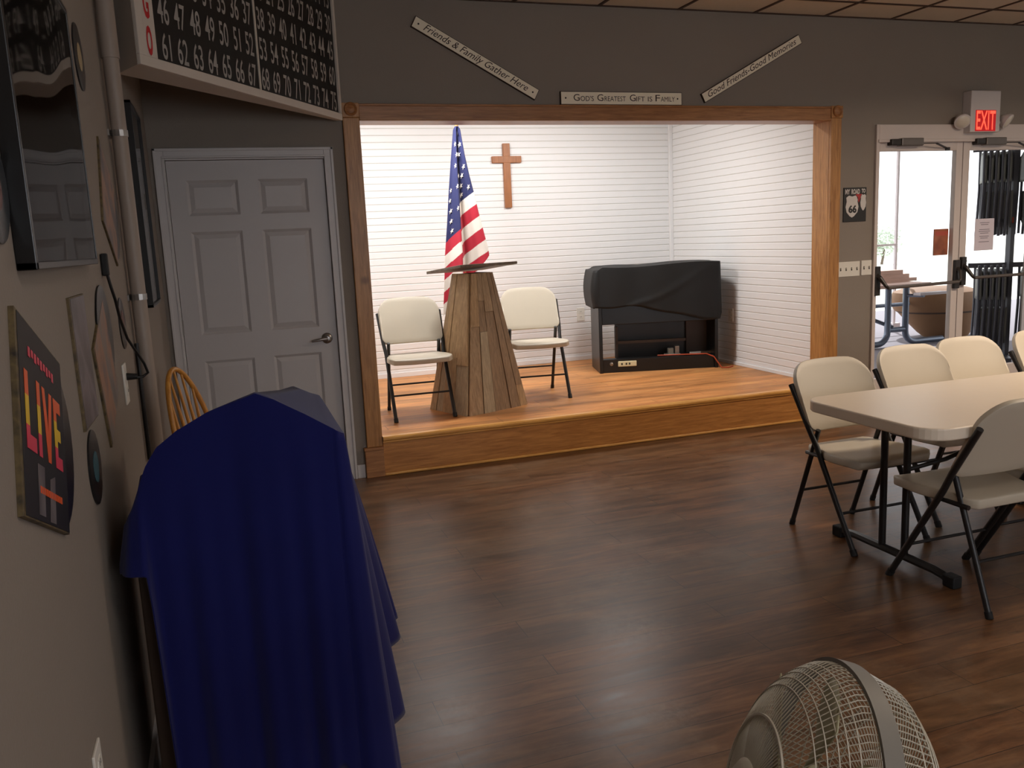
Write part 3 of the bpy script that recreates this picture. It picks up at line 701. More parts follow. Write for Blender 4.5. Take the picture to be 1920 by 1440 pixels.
# ------------------------------------------------------------------ folding chairs
def make_chair(label, group):
    t = thing('folding_chair', label, 'chair', (0, 0, 0), 0, group)
    # backrest
    rows = []; nx, nz = 24, 10; HW = 0.222
    def ztop(x):
        a = abs(x); z = 0.845 - 0.012 * (x / HW) ** 2; r = 0.10
        if a > HW - r: z -= r * (1 - math.sqrt(max(0, 1 - ((a - (HW - r)) / r) ** 2))) * 0.9
        return z
    def zbot(x):
        a = abs(x); z = 0.525; r = 0.05
        if a > HW - r: z += r * (1 - math.sqrt(max(0, 1 - ((a - (HW - r)) / r) ** 2))) * 0.8
        return z
    for j in range(nz + 1):
        row = []
        for i in range(nx + 1):
            u = -1 + 2 * i / nx; x = HW * math.sin(u * PI / 2) * 1.0
            z = zbot(x) + (ztop(x) - zbot(x)) * j / nz
            y = 0.052 + (z - 0.525) * 0.52 + 0.022 * (1 - (x / HW) ** 2) - 0.008 * (abs(x / HW) ** 6)
            row.append((x, y, z))
        rows.append(row)
    b = MB(); b.grid(rows, 'plast'); b.build('backrest', t, smooth=True, solid=0.022, bevel=0.007, off=-1, angle=60)
    # seat
    rows = []; ny = 14
    for j in range(ny + 1):
        f = j / ny; y = -0.262 + 0.41 * f
        k = 1 / (1 + math.exp(-(y + 0.03) / 0.022)); hw = 0.226 * (1 - k) + 0.190 * k
        if f < 0.12: hw -= 0.03 * (1 - f / 0.12) ** 2
        if f > 0.88: hw -= 0.03 * ((f - 0.88) / 0.12) ** 2
        row = []
        for i in range(17):
            u = -1 + i / 8; x = hw * u
            z = 0.452 - 0.012 * (1 - u * u) * math.sin(PI * min(1, f * 1.1)) - 0.014 * f - 0.022 * max(0, (0.12 - f) / 0.12) ** 2 * (1 - 0.4 * u * u)
            row.append((x, y, z))
        rows.append(row)
    b = MB(); b.grid(rows, 'plast'); b.build('seat', t, smooth=True, solid=0.040, bevel=0.008, off=-1, angle=60)
    for s in (-1, 1):
        b = MB(); b.tube([(s * 0.212, -0.245, 0.012), (s * 0.212, 0.022, 0.452), (s * 0.221, 0.068, 0.53), (s * 0.2315, 0.197, 0.735)], 0.0135, 'blk', 10)
        l1 = b.build('leg', t, smooth=True)
        b = MB(); b.tube([(s * 0.212, -0.252, 0.0), (s * 0.212, -0.237, 0.026)], 0.016, 'rub', 10); b.build('foot_cap', l1, smooth=True)
        b = MB(); b.tube([(s * 0.186, 0.235, 0.012), (s * 0.186, 0.045, 0.53)], 0.0125, 'blk', 10)
        l2 = b.build('leg', t, smooth=True)
        b = MB(); b.tube([(s * 0.186, 0.239, 0.0), (s * 0.186, 0.230, 0.026)], 0.015, 'rub', 10); b.build('foot_cap', l2, smooth=True)
        b = MB(); b.tube([(s * 0.197, -0.19, 0.412), (s * 0.197, -0.02, 0.408), (s * 0.19, 0.125, 0.405)], 0.010, 'blk', 8)
        b.build('seat_rail', t, smooth=True)
    b = MB(); b.tube([(-0.211, -0.148, 0.172), (0.211, -0.148, 0.172)], 0.007, 'blk', 8); b.build('stretcher', t, smooth=True)
    b = MB(); b.tube([(-0.186, 0.165, 0.2), (0.186, 0.165, 0.2)], 0.007, 'blk', 8); b.build('stretcher', t, smooth=True)
    return t
GS, GT = 'folding chairs on the stage', 'folding chairs around the long table'
c0 = make_chair('white folding chair on the stage left of the plank lectern', GS)
c0.location = (1.535, 0.60, SZ); c0.rotation_euler = (0, 0, math.radians(-2))
c1 = dup(c0, (2.548, 0.84, SZ), math.radians(-8), 'white folding chair on the stage right of the plank lectern')
def tchair(x, y, rz, label):
    c = dup(c0, (x, y, 0), math.radians(rz), label); c['group'] = GT; return c
tchair(3.075, -2.19, 0, 'white folding chair at left end of the table far side, seat visible')
tchair(3.70, -2.055, 0, 'second white folding chair from the left behind the table')
tchair(4.165, -1.985, 0, 'third white folding chair from the left behind the table')
tchair(4.735, -1.975, 0, 'white folding chair behind table cut off by right photo edge')
tchair(3.062, -2.92, 180, 'white folding chair on the near side of table, back turned')
tchair(3.565, -2.90, 180, 'folding chair on near side of table, only its leg in view')

# ------------------------------------------------------------------ folding table
def rrect(x0, x1, y0, y1, r, n=8):
    p = []
    for cx, cy, a0 in ((x1 - r, y1 - r, 0), (x0 + r, y1 - r, 90), (x0 + r, y0 + r, 180), (x1 - r, y0 + r, 270)):
        for i in range(n + 1):
            a = math.radians(a0 + 90 * i / n); p.append((cx + r * math.cos(a), cy + r * math.sin(a)))
    return p
t = thing('folding_table', 'long white plastic folding table with black metal legs', 'table', (3.56, -2.69, 0))
b = MB(); b.prism(rrect(2.645, 4.475, -3.075, -2.32, 0.11), (0, 0, 0.692), X3, Y3, Z3, 0.048, 'tabletop'); local(b.build('tabletop', bevel=0.007, seg=3), t)
for xb, sg in ((2.985, 1), (4.135, -1)):
    b = MB(); b.tube([(xb, -2.20, 0.02), (xb, -2.24, 0.034), (xb, -2.30, 0.04), (xb, -2.78, 0.04), (xb, -2.83, 0.034), (xb, -2.87, 0.02)], 0.019, 'blk', 8)
    for yy in (-2.475, -2.61): b.tube([(xb, yy, 0.045), (xb, yy, 0.66)], 0.0165, 'blk', 10)
    b.tube([(xb, -2.38, 0.668), (xb, -2.74, 0.668)], 0.017, 'blk', 8)
    b.tube([(xb, -2.475, 0.60), (xb, -2.61, 0.60)], 0.010, 'blk', 8)
    lg = local(b.build('leg', smooth=True), t)
    for yy in (-2.195, -2.875):
        b = MB(); b.box((xb - 0.024, yy - 0.03, 0), (xb + 0.024, yy + 0.03, 0.052), 'rub'); b.build('foot_cap', lg, bevel=0.006)
    b = MB()
    b.tube([(xb, -2.61, 0.435), (xb + sg * 0.16, -2.66, 0.475), (xb + sg * 0.62, -2.82, 0.685)], 0.010, 'blk', 8); local(b.build('brace', smooth=True), t)
b = MB()
for yy in (-2.39, -2.99): b.box((2.80, yy - 0.012, 0.672), (4.32, yy + 0.012, 0.692), 'blk')
local(b.build('under_rail'), t)

# ------------------------------------------------------------------ lectern of reclaimed planks
t = thing('lectern', 'tapered reclaimed plank lectern on the front of the stage', 'lectern', (1.998, 0.61, SZ))
ra = math.radians(21.5)
e1 = V((math.cos(ra), math.sin(ra), 0)); e2 = V((-math.sin(ra), math.cos(ra), 0)); LC = V((1.998, 0.612, 0))
def lect_face(name, axis, sgn, cols):
    # a slanted face split into vertical planks that taper
    b = MB(); bw, tw = (0.277, 0.098) if axis == 0 else (0.277, 0.098)
    bd_, td_ = (0.226, 0.10) if axis == 0 else (0.226, 0.10)
    n = len(cols); g = 0.006
    edges = [0.0]
    for w, _, _ in cols: edges.append(edges[-1] + w)
    T = edges[-1]
    ex_, en_ = (e1, -e2) if axis == 0 else (e2, -e1)
    hb, ht, db, dt = (0.277, 0.098, 0.226, 0.10) if axis == 0 else (0.226, 0.10, 0.277, 0.098)
    en_ = en_ * sgn
    def pt(u, h, o):    # u -1..1 across, h 0..1 up, o outward
        hw = hb + (ht - hb) * h; dd = db + (dt - db) * h
        return LC + ex_ * (u * hw) + en_ * (dd + o) + Z3 * (SZ + 0.0 + h * 1.005)
    for i, (w, mats, dz) in enumerate(cols):
        u0 = -1 + 2 * edges[i] / T; u1 = -1 + 2 * edges[i + 1] / T
        cuts = [0.0] + dz + [1.0]
        for k in range(len(cuts) - 1):
            h0, h1 = cuts[k], cuts[k + 1]; th = 0.014 + 0.004 * ((i + k) % 2)
            gu = 0.012
            a = [pt(u0 + gu, h0, 0), pt(u1 - gu, h0, 0), pt(u1 - gu, h1 - .002, 0), pt(u0 + gu, h1 - .002, 0)]
            c = [pt(u0 + gu, h0, th), pt(u1 - gu, h0, th), pt(u1 - gu, h1 - .002, th), pt(u0 + gu, h1 - .002, th)]
            fs = [(0, 3, 2, 1), (4, 5, 6, 7), (0, 1, 5, 4), (1, 2, 6, 5), (2, 3, 7, 6), (3, 0, 4, 7)]
            if ex_.cross(Z3).dot(en_) < 0: fs = [tuple(reversed(f)) for f in fs]
            b.add(a + c, fs, mats[k % len(mats)])
    return local(b.build(name), t)
lect_face('front_panel', 0, 1, [(1.1, ['pl1', 'pl2'], [0.62]), (0.9, ['pl4', 'pl3', 'pl1'], [0.58, 0.80]), (1.2, ['pl3', 'pl1'], [0.72]), (0.75, ['pl3'], []), (0.6, ['pl2', 'pl3'], [0.16])])
lect_face('side_panel', 1, 1, [(1.0, ['pl4', 'pl2'], [0.35]), (0.9, ['pl2', 'pl2'], [0.4]), (0.5, ['pl4', 'pl2'], [0.36]), (0.5, ['pl2', 'pl1'], [0.5])])
lect_face('side_panel', 1, -1, [(1.0, ['pl3'], []), (1.0, ['pl1'], []), (0.8, ['pl3'], [])])
b = MB()
for h, k in ((0, 0), (1, 1)): pass
vb = []
for h in (0.01, 0.995):
    hw, dd = 0.277 + (0.098 - 0.277) * h - 0.004, 0.226 + (0.10 - 0.226) * h - 0.004
    for sx, sy in ((-1, -1), (1, -1), (1, 1), (-1, 1)): vb.append(LC + e1 * sx * hw + e2 * sy * dd + Z3 * (SZ + h * 1.005))
b.add(vb, [(0, 3, 2, 1), (4, 5, 6, 7), (0, 1, 5, 4), (1, 2, 6, 5), (2, 3, 7, 6), (3, 0, 4, 7)], 'pl3'); local(b.build('core'), t)
b = MB(); tc_ = LC + Z3 * 1.300; td = (e2 * 0.42 - Z3 * 0.046)
b.fbox(tc_ - e1 * 0.262 - td * 0.5 - Z3 * 0.004, e1 * 0.524, td, Z3 * 0.020, 'pltop'); local(b.build('top_board', bevel=0.003), t)

# ------------------------------------------------------------------ cross on the stage wall
b = MB(); b.box((2.868, SY - 0.028, 1.793), (2.937, SY, 2.386), 'cross'); b.box((2.757, SY - 0.030, 2.208), (3.048, SY, 2.270), 'cross')
tag(b.build('wooden_cross', bevel=0.004), 'plain brown wooden cross hanging on the white stage wall', 'cross')

# ------------------------------------------------------------------ flag
FX, FY = 2.125, 1.28
t = thing('flag', 'american flag hanging furled on its pole behind the lectern', 'flag', (FX, FY, SZ))
b = MB(); b.lathe([(0.15, 0), (0.15, 0.015), (0.12, 0.03), (0.05, 0.05), (0.025, 0.09), (0.02, 0.10)], (FX, FY, SZ), Z3, 'flagw', 28); local(b.build('stand_base', smooth=True), t)
b = MB(); b.tube([(FX, FY, SZ + 0.05), (FX, FY, 2.42)], 0.014, 'honey', 10); local(b.build('pole', smooth=True), t)
# cloth: half-cone of soft folds; u across 0..1, v down 0..1
NU, NV = 130, 260
ZT = 2.395
def interp(pts, x):
    if x <= pts[0][0]: return pts[0][1]
    for (a, b2), (c, d) in zip(pts, pts[1:]):
        if x <= c: return b2 + (d - b2) * (x - a) / (c - a)
    return pts[-1][1]
FLL = [(0.92, -0.202), (1.18, -0.178), (1.39, -0.161), (1.64, -0.129), (1.89, -0.101), (2.14, -0.069), (2.37, -0.037), (2.40, -0.015)]      # left edge of the furled cloth by height
FLR = [(0.90, 0.20), (1.35, 0.204), (1.437, 0.195), (1.566, 0.166), (1.716, 0.133), (1.876, 0.102), (2.01, 0.073), (2.175, 0.043), (2.37, 0.018), (2.40, 0.0)]
def flag_pt(u, v):
    zb = 0.91 + 0.47 * u                                # slanting lower hem
    z = ZT - (ZT - zb) * v
    left, right = interp(FLL, z), interp(FLR, z)
    x = left + (right - left) * u
    amp = 0.010 + 0.05 * (ZT - z) / 1.5
    y = -0.03 - amp * (0.55 * math.sin(u * 9.0 - 0.6) + 0.9 * math.exp(-((u - 0.36) / 0.07) ** 2) + 0.22 * math.sin(u * 19 + 2))
    return V((FX + x, FY + y, z)), x
b = MB(); pts = [[flag_pt(i / NU, j / NV) for i in range(NU + 1)] for j in range(NV + 1)]
vs = [p[0] for r in pts for p in r]; faces = {'flagw': [], 'flagr': [], 'flagb': []}
def flag_col(u, v):
    # stripes run diagonally down to the left as the furled cloth hangs; the blue canton above
    p, x = flag_pt(u, v); fold = 0.36
    left, right = interp(FLL, p.z), interp(FLR, p.z); xf = left + (right - left) * fold
    if u > fold:
        c = p.z + 0.62 * (right - x) - 1.885
        if c > 0: return 'flagb'
        return 'flagw' if int(-c / 0.094) % 2 == 0 else 'flagr'
    c = p.z + 0.9 * (xf - x) - 1.60
    if c > 0: return 'flagb'
    return 'flagr' if int(-c / 0.094) % 2 == 0 else 'flagw'
for j in range(NV):
    for i in range(NU):
        faces[flag_col((i + .5) / NU, (j + .5) / NV)].append((j * (NU + 1) + i, (j + 1) * (NU + 1) + i, (j + 1) * (NU + 1) + i + 1, j * (NU + 1) + i + 1))
keep = {}
o_ = len(b.v); b.v += [tuple(v) for v in vs]
for m_, fs in faces.items():
    k = b.mi(m_)
    for f in fs: b.f.append(list(f)); b.m.append(k)
fc = local(b.build('flag_cloth', smooth=True, solid=0.003, off=0), t)
def star(u, v, r, sq=1.0):
    b = MB(); p, _ = flag_pt(u, v); pu = flag_pt(min(1, u + .02), v)[0] - flag_pt(max(0, u - .02), v)[0]; pv = flag_pt(u, v - .02)[0] - flag_pt(u, v + .02)[0]
    pu.normalize(); pv.normalize(); nn = pu.cross(pv).normalized()
    poly = []
    for k in range(10):
        a = PI / 2 + k * PI / 5; rr = r if k % 2 == 0 else r * 0.4
        poly.append(p + pu * rr * math.cos(a) * sq + pv * rr * math.sin(a) + nn * 0.008)
    ctr = p + nn * 0.0095
    b.add(poly + [ctr], [(k, (k + 1) % 10, 10) for k in range(10)], 'flagw'); b.build('star', fc)
for u, z, sq in [(.40, 2.335, 1), (.30, 2.255, .6), (.72, 2.255, 1), (.34, 2.175, .7), (.60, 2.175, 1), (.30, 2.09, .7), (.82, 2.085, 1), (.36, 2.01, .7), (.64, 2.015, 1), (.33, 1.93, .7), (.55, 1.935, 1), (.86, 1.925, 1), (.40, 1.855, .7), (.52, 1.865, 1), (.08, 1.90, .6), (.06, 1.82, .7), (.10, 1.74, 1), (.12, 1.66, 1), (.15, 1.585, 1), (.32, 1.76, .7)]:
    v = (ZT - z) / (ZT - 0.91 - 0.47 * u)
    if flag_col(u, v) == 'flagb': star(u, v, 0.022, sq)

# ------------------------------------------------------------------ cloth shells (covers draped over furniture)
def cloth_shell(name, fr, x0, x1, y0, y1, r, ridge, eave, hem, off, mat, parent=None, n_side=(60, 60), rings=26, solid=0.004, hmask=None):
    # fr(x,y,z)->world; perimeter counter-clockwise from the front-left corner
    per = []
    def arc(cx, cy, a0, k=8):
        for i in range(k): a = math.radians(a0 + 90 * (i + 0.5) / k); per.append((cx + r * math.cos(a), cy + r * math.sin(a), math.cos(a), math.sin(a)))
    for i in range(n_side[0]): per.append((x0 + r + (x1 - x0 - 2 * r) * i / (n_side[0] - 1), y0, 0, -1))
    arc(x1 - r, y0 + r, 270)
    for i in range(n_side[1]): per.append((x1, y0 + r + (y1 - y0 - 2 * r) * i / (n_side[1] - 1), 1, 0))
    arc(x1 - r, y1 - r, 0)
    for i in range(n_side[0]): per.append((x1 - r - (x1 - x0 - 2 * r) * i / (n_side[0] - 1), y1, 0, 1))
    arc(x0 + r, y1 - r, 90)
    for i in range(n_side[1]): per.append((x0, y1 - r - (y1 - y0 - 2 * r) * i / (n_side[1] - 1), -1, 0))
    arc(x0 + r, y0 + r, 180)
    rows = []
    K = 7
    for k in range(K):
        f = k / K; row = []
        for x, y, nx, ny in per:
            rx, ry, rz = ridge(x, y); ez = eave(x, y)
            row.append(fr(rx + (x - rx) * f, ry + (y - ry) * f, rz + (ez - rz) * f))
        rows.append(row)
    for k in range(rings + 1):
        h = k / rings; row = []
        for i, (x, y, nx, ny) in enumerate(per):
            ez = eave(x, y); hz = hem(x, y, i / len(per)); o = off(x, y, nx, ny, h, i / len(per), (ez - hz) * h)
            row.append(fr(x + nx * o, y + ny * o, ez + (hz - ez) * h))
        rows.append(row)
    b = MB(); b.grid(rows, mat, closed=True, flip=True)
    return b.build(name, parent, smooth=True, solid=solid, off=1, angle=80)

# blue cloth over the cabinet beside the left wall
def lerp(a, c, t): return a + (c - a) * max(0, min(1, t))
def sm(t): t = max(0, min(1, t)); return t * t * (3 - 2 * t)
CX0, CX1, CY0, CY1 = -0.022, 0.455, -3.30, -2.78
cb = thing('covered_cabinet', 'dark brown cabinet hidden under a blue cloth beside left wall', 'cabinet', (0.24, -3.05, 0))
b = MB(); b.box((CX0, CY0, 0.16), (CX1, CY1, 0.845), 'brown'); local(b.build('body', bevel=0.004), cb)
b = MB(); b.box((CX0 + 0.01, CY0 + 0.03, 0.0), (CX1 - 0.01, CY1 - 0.02, 0.16), 'plate'); local(b.build('plinth'), cb)
b = MB(); b.prism([(0.05, 0.0), (0.43, 0.0), (0.43, 0.13), (0.31, 0.20), (0.12, 0.14)], (0.0, CY0 + 0.04, 0.845), X3, Z3, Y3, 0.42, 'brown'); local(b.build('top_hood'), cb)
YF, YB = -3.335, -2.76
RA, RB = V((0.290, YF + 0.005, 1.160)), V((0.425, -2.86, 1.085))
def ridge_b(x, y):
    d_ = RB - RA; f = ((x - RA.x) * d_.x + (y - RA.y) * d_.y) / (d_.x ** 2 + d_.y ** 2); f = max(0, min(1, f)); p = RA + d_ * f
    return p.x, p.y, p.z
FRONT = [(-0.03, 0.865), (0.0, 0.935), (0.03, 1.01), (0.06, 1.055), (0.108, 1.090), (0.18, 1.125), (0.25, 1.146), (0.29, 1.160), (0.33, 1.142), (0.40, 1.098), (0.47, 1.05), (0.50, 1.015)]
BACK = [(-0.03, 0.82), (0.05, 0.935), (0.12, 0.985), (0.20, 1.03), (0.42, 1.078), (0.50, 1.035)]
def interp(pts, x):
    if x <= pts[0][0]: return pts[0][1]
    for (a, b2), (c, d) in zip(pts, pts[1:]):
        if x <= c: return b2 + (d - b2) * (x - a) / (c - a)
    return pts[-1][1]
def eave_b(x, y):
    return lerp(interp(FRONT, x), interp(BACK, x), sm((y - YF) / (YB - YF)))
def hem_b(x, y, p):
    if y < YF + 0.012:
        z = 0.02
        z += 0.13 * math.exp(-((x - 0.418) / 0.034) ** 4)
        if x < 0.035: z = lerp(0.76, z, sm((x - 0.004) / 0.026))
        return z
    fy = (y - YF) / (YB - YF)
    if x > 0.3:       # right side: hem climbs in steps towards the back
        if fy < 0.22: return 0.03
        if fy < 0.28: return lerp(0.03, 0.13, (fy - 0.22) / 0.06)
        if fy < 0.52: return 0.115
        if fy < 0.57: return lerp(0.115, 0.26, (fy - 0.52) / 0.05)
        return 0.265
    return lerp(0.78, 0.86, fy) if x < 0.1 else 0.6
def off_b(x, y, nx, ny, h, p, drop):
    o = 0.0; fy = (y - YF) / (YB - YF)
    if nx > 0.2:
        o += nx * (0.010 + (0.052 + 0.185 * fy) * max(0, drop) ** 0.8)
        o += nx * 0.024 * h * math.sin(fy * 19.5 + 0.3)
    if ny < -0.2: o += -ny * (0.004 + 0.03 * h)
    if nx < -0.2: o += -nx * (0.004 + 0.012 * h)
    if ny < -0.5: o += 0.012 * h * math.sin(x * 46 + 1.0) + 0.007 * h * math.sin(x * 95 + 2) + 0.004 * math.sin(x * 23)
    return o
o = cloth_shell('tablecloth', lambda x, y, z: V((x, y, z)), -0.028, 0.485, YF, YB, 0.02, ridge_b, eave_b, hem_b, off_b, 'blue', n_side=(110, 110), rings=44)
tag(o, 'blue cloth draped over the tall cabinet beside left wall', 'tablecloth')

# ------------------------------------------------------------------ organ under a black cover
OA = V((3.40, 1.483, 0)); od = V((0.96448, -0.26414, 0)); on = V((0.26414, 0.96448, 0)); OW = 1.085
def OP(s, d_, z): return OA + od * s + on * d_ + Z3 * z
t = thing('electric_organ', 'black console organ with open base on the stage right', 'organ', OA + Z3 * SZ)
def obox(b, s0, s1, d0, d1, z0, z1, mat): b.fbox(OP(s0, d0, z0), od * (s1 - s0), on * (d1 - d0), Z3 * (z1 - z0), mat)
for s0, s1 in ((0.0, 0.032), (OW - 0.032, OW)):
    b = MB(); obox(b, s0, s1, 0.0, 0.46, SZ, 1.05, 'piano'); local(b.build('side_panel', bevel=0.004), t)
b = MB(); obox(b, 0.032, OW - 0.032, 0.02, 0.46, 0.70, 1.15, 'piano'); local(b.build('keyboard_case', bevel=0.005), t)
b = MB(); obox(b, 0.032, OW - 0.032, 0.02, 0.12, SZ, 0.385, 'piano'); local(b.build('pedal_rail', bevel=0.004), t)
b = MB(); obox(b, 0.20, 0.90, 0.30, 0.33, SZ + 0.01, 0.70, 'piano'); obox(b, 0.86, OW - 0.032, 0.26, 0.30, 0.385, 0.70, 'brown'); local(b.build('back_panel'), t)
b = MB(); obox(b, 0.19, 0.84, 0.20, 0.24, 0.50, 0.525, 'brown'); obox(b, 0.185, 0.205, 0.2, 0.26, SZ, 0.66, 'brown'); local(b.build('inner_rail'), t)
b = MB(); obox(b, 0.168, 0.337, 0.005, 0.02, 0.318, 0.368, 'strip')
ps = tag(b.build('power_strip', bevel=0.006), 'cream power strip fixed on the low front rail of organ', 'power strip')
b = MB()
for s_ in (0.195, 0.235, 0.265): obox(b, s_, s_ + 0.014, 0.0035, 0.005, 0.335, 0.352, 'slot')
b.build('sockets', ps)
b = MB(); b.lathe([(0.016, 0), (0.016, 0.006), (0.008, 0.010)], OP(0.109, 0.02, 0.345), -on, 'steel', 16); local(b.build('jack_knob'), t)
b = MB(); obox(b, 0.65, 0.70, 0.10, 0.14, 0.39, 0.45, 'plate'); obox(b, 0.71, 0.75, 0.09, 0.14, 0.39, 0.47, 'steel'); obox(b, 0.62, 0.76, 0.08, 0.15, 0.385, 0.40, 'plate')
local(b.build('expression_pedal', bevel=0.004), t)
b = MB(); b.tube([OP(0.55, 0.10, 0.375 + .016), OP(0.62, 0.06, 0.395), OP(0.80, 0.03, 0.397), OP(0.98, 0.02, 0.395), OP(1.04, -0.012, 0.37), OP(1.07, -0.03, 0.32), OP(1.10, -0.05, 0.272), OP(1.16, -0.06, 0.271), OP(1.22, 0.0, 0.271)], 0.0055, 'orange', 8)
tag(b.build('extension_cord', smooth=True), 'orange cord looping over the organ front rail to stage floor', 'cord')
def eave_o(x, y): return 1.215 - 0.012 * math.sin(x * 5.3) - (0.03 * sm((0.05 - x) / 0.06))
def hem_o(x, y, p):
    if y < 0.0: return 0.86 - 0.145 * sm((x - 0.25) / 0.8) - 0.008 * math.sin(x * 14)
    return 0.855 if x < 0.5 else 0.76
def off_o(x, y, nx, ny, h, p, drop):
    o = 0.004 + 0.012 * h
    if nx < -0.2: o += -nx * 0.035 * math.sin(PI * min(1, 0.15 + h * 0.75))
    if ny < -0.5: o += 0.012 * h * math.sin(x * 16 + 0.5) + 0.010 * math.exp(-((x - (1.05 - 0.75 * h)) / 0.05) ** 2) * h ** 0.5
    if nx > 0.2: o += nx * 0.008 * math.sin(y * 20)
    return o
o = cloth_shell('dust_cover', lambda x, y, z: OP(x, y, z), -0.015, OW + 0.015, -0.015, 0.48, 0.03, lambda x, y: (max(0.1, min(0.98, x)), 0.23, 1.218 + 0.006 * math.sin(x * 9)), eave_o, hem_o, off_o, 'bcloth', n_side=(70, 30), rings=20)
tag(o, 'black cloth cover draped over the organ on stage', 'cover')

# ------------------------------------------------------------------ left wall: conduit, frames, records
t = thing('conduit', 'taupe painted conduit pipe running down the left wall', 'pipe', (XL, -2.05, 0.7))
px, py = XL + 0.034, -2.05
b = MB(); b.tube([(px, py, 0.74), (px, py, 2.99)], 0.027, 'pipe', 14); local(b.build('pipe', smooth=True), t)
b = MB(); b.tube([(px, py, 2.19), (px, py, 2.985)], 0.031, 'pipe', 14); local(b.build('coupling', smooth=True), t)
for zz in (1.935, 1.355):
    b = MB(); b.tube([(px, py, zz - 0.011), (px, py, zz + 0.011)], 0.0295, 'steel', 14); b.box((XL, py - 0.05, zz - 0.011), (XL + 0.006, py + 0.05, zz + 0.011), 'steel'); local(b.build('strap'), t)
b = MB(); b.tube([(XL + 0.012, -2.10, 1.19), (XL + 0.012, -2.11, 1.0), (XL + 0.014, -2.125, 0.76)], 0.008, 'cord', 8)  # dark tube added to draw the shadow line beside the conduit
tag(b.build('shadow_strip', smooth=True), 'dark strip standing in for shade beside the lower conduit', 'shadow_strip')

def LW(yc, zc, ang):      # frame on the left wall: returns function (a along, c up, off)
    a = math.radians(ang); ea = V((0, math.cos(a), math.sin(a))); ec = V((0, -math.sin(a), math.cos(a)))
    O = V((XL, yc, zc))
    return O, ea, ec
def disc(b, O, r, th, mat, off): b.lathe([(r, 0), (r, th), (r * 0.97, th + 0.0006), (0.001, th + 0.0006)], O + X3 * off, X3, mat, 40)
def record(label, yc, zc, r, lab, lr=0.42):
    t = thing('vinyl_record', label, 'record', (XL, yc, zc), 0, 'records decorating the left wall')
    O = V((XL, yc, zc))
    b = MB(); disc(b, V((0, 0, 0)), r, 0.004, 'vinyl', 0.0); o = b.build('disc', t, smooth=True)
    b = MB(); b.lathe([(r * lr, 0), (r * lr, 0.0008), (0.001, 0.0009)], V((0.0048, 0, 0)), X3, lab, 32); b.build('center_label', o)
    return t
def sleeve(label, yc, zc, w, h, ang, mat, rec=None, extra=None, th=0.006):
    t = thing('album_sleeve', label, 'record album', (XL, yc, zc), 0, 'album covers on the left wall')
    O, ea, ec = LW(yc, zc, ang); O0 = V((0, 0, 0))
    b = MB(); b.fbox(O0 - ea * w / 2 - ec * h / 2, ea * w, ec * h, X3 * th, 'spine')
    b.fbox(O0 - ea * (w / 2 - .012) - ec * (h / 2 - .003) + X3 * th, ea * (w - .015), ec * (h - .006), X3 * 0.001, mat)
    c = b.build('cover', t, bevel=0.001)
    if rec:
        ox, oz, r = rec
        b = MB(); disc(b, O0 + ea * ox + ec * oz, r, 0.003, 'vinyl', th - 0.0035); b.build('vinyl_record', t, smooth=True)
    if extra: extra(t, ea, ec, th + 0.0015)
    return t
# big framed poster
t = thing('framed_poster', 'large glass fronted poster in a black frame on left wall', 'picture', (XL, -3.44, 1.795))
fy0, fy1, fz0, fz1 = -3.835, -3.045, 1.488, 2.105
b = MB()
for a0, a1, z0, z1 in [(fy0, fy0 + .014, fz0, fz1), (fy1 - .009, fy1, fz0, fz1), (fy0, fy1, fz0, fz0 + .014), (fy0, fy1, fz1 - .014, fz1)]: b.box((XL, a0, z0), (XL + 0.032, a1, z1), 'frame')
local(b.build('frame', bevel=0.002), t)
b = MB(); b.box((XL, fy0 + .01, fz0 + .01), (XL + 0.026, fy1 - .008, fz1 - .01), 'print1'); local(b.build('print'), t)
b = MB(); b.box((XL + 0.028, fy0 + .010, fz0 + .010), (XL + 0.030, fy1 - .008, fz1 - .010), 'pglass'); local(b.build('glass'), t)

# far framed poster beside the corner
t = thing('framed_poster', 'tall thin framed poster on left wall beyond the conduit', 'picture', (XL, -1.06, 1.71))
b = MB()
for a0, a1, z0, z1 in [(-1.31, -1.296, 1.27, 2.17), (-0.80, -0.786, 1.27, 2.17), (-1.31, -0.786, 1.27, 1.284), (-1.31, -0.786, 2.156, 2.17)]: b.box((XL, a0, z0), (XL + 0.03, a1, z1), 'frame')
local(b.build('frame', bevel=0.002), t)
b = MB(); b.box((XL, -1.30, 1.275), (XL + 0.016, -0.795, 2.165), 'print2'); local(b.build('print'), t)
b = MB(); b.box((XL + 0.020, -1.297, 1.283), (XL + 0.022, -0.799, 2.157), 'glass'); local(b.build('glass'), t)

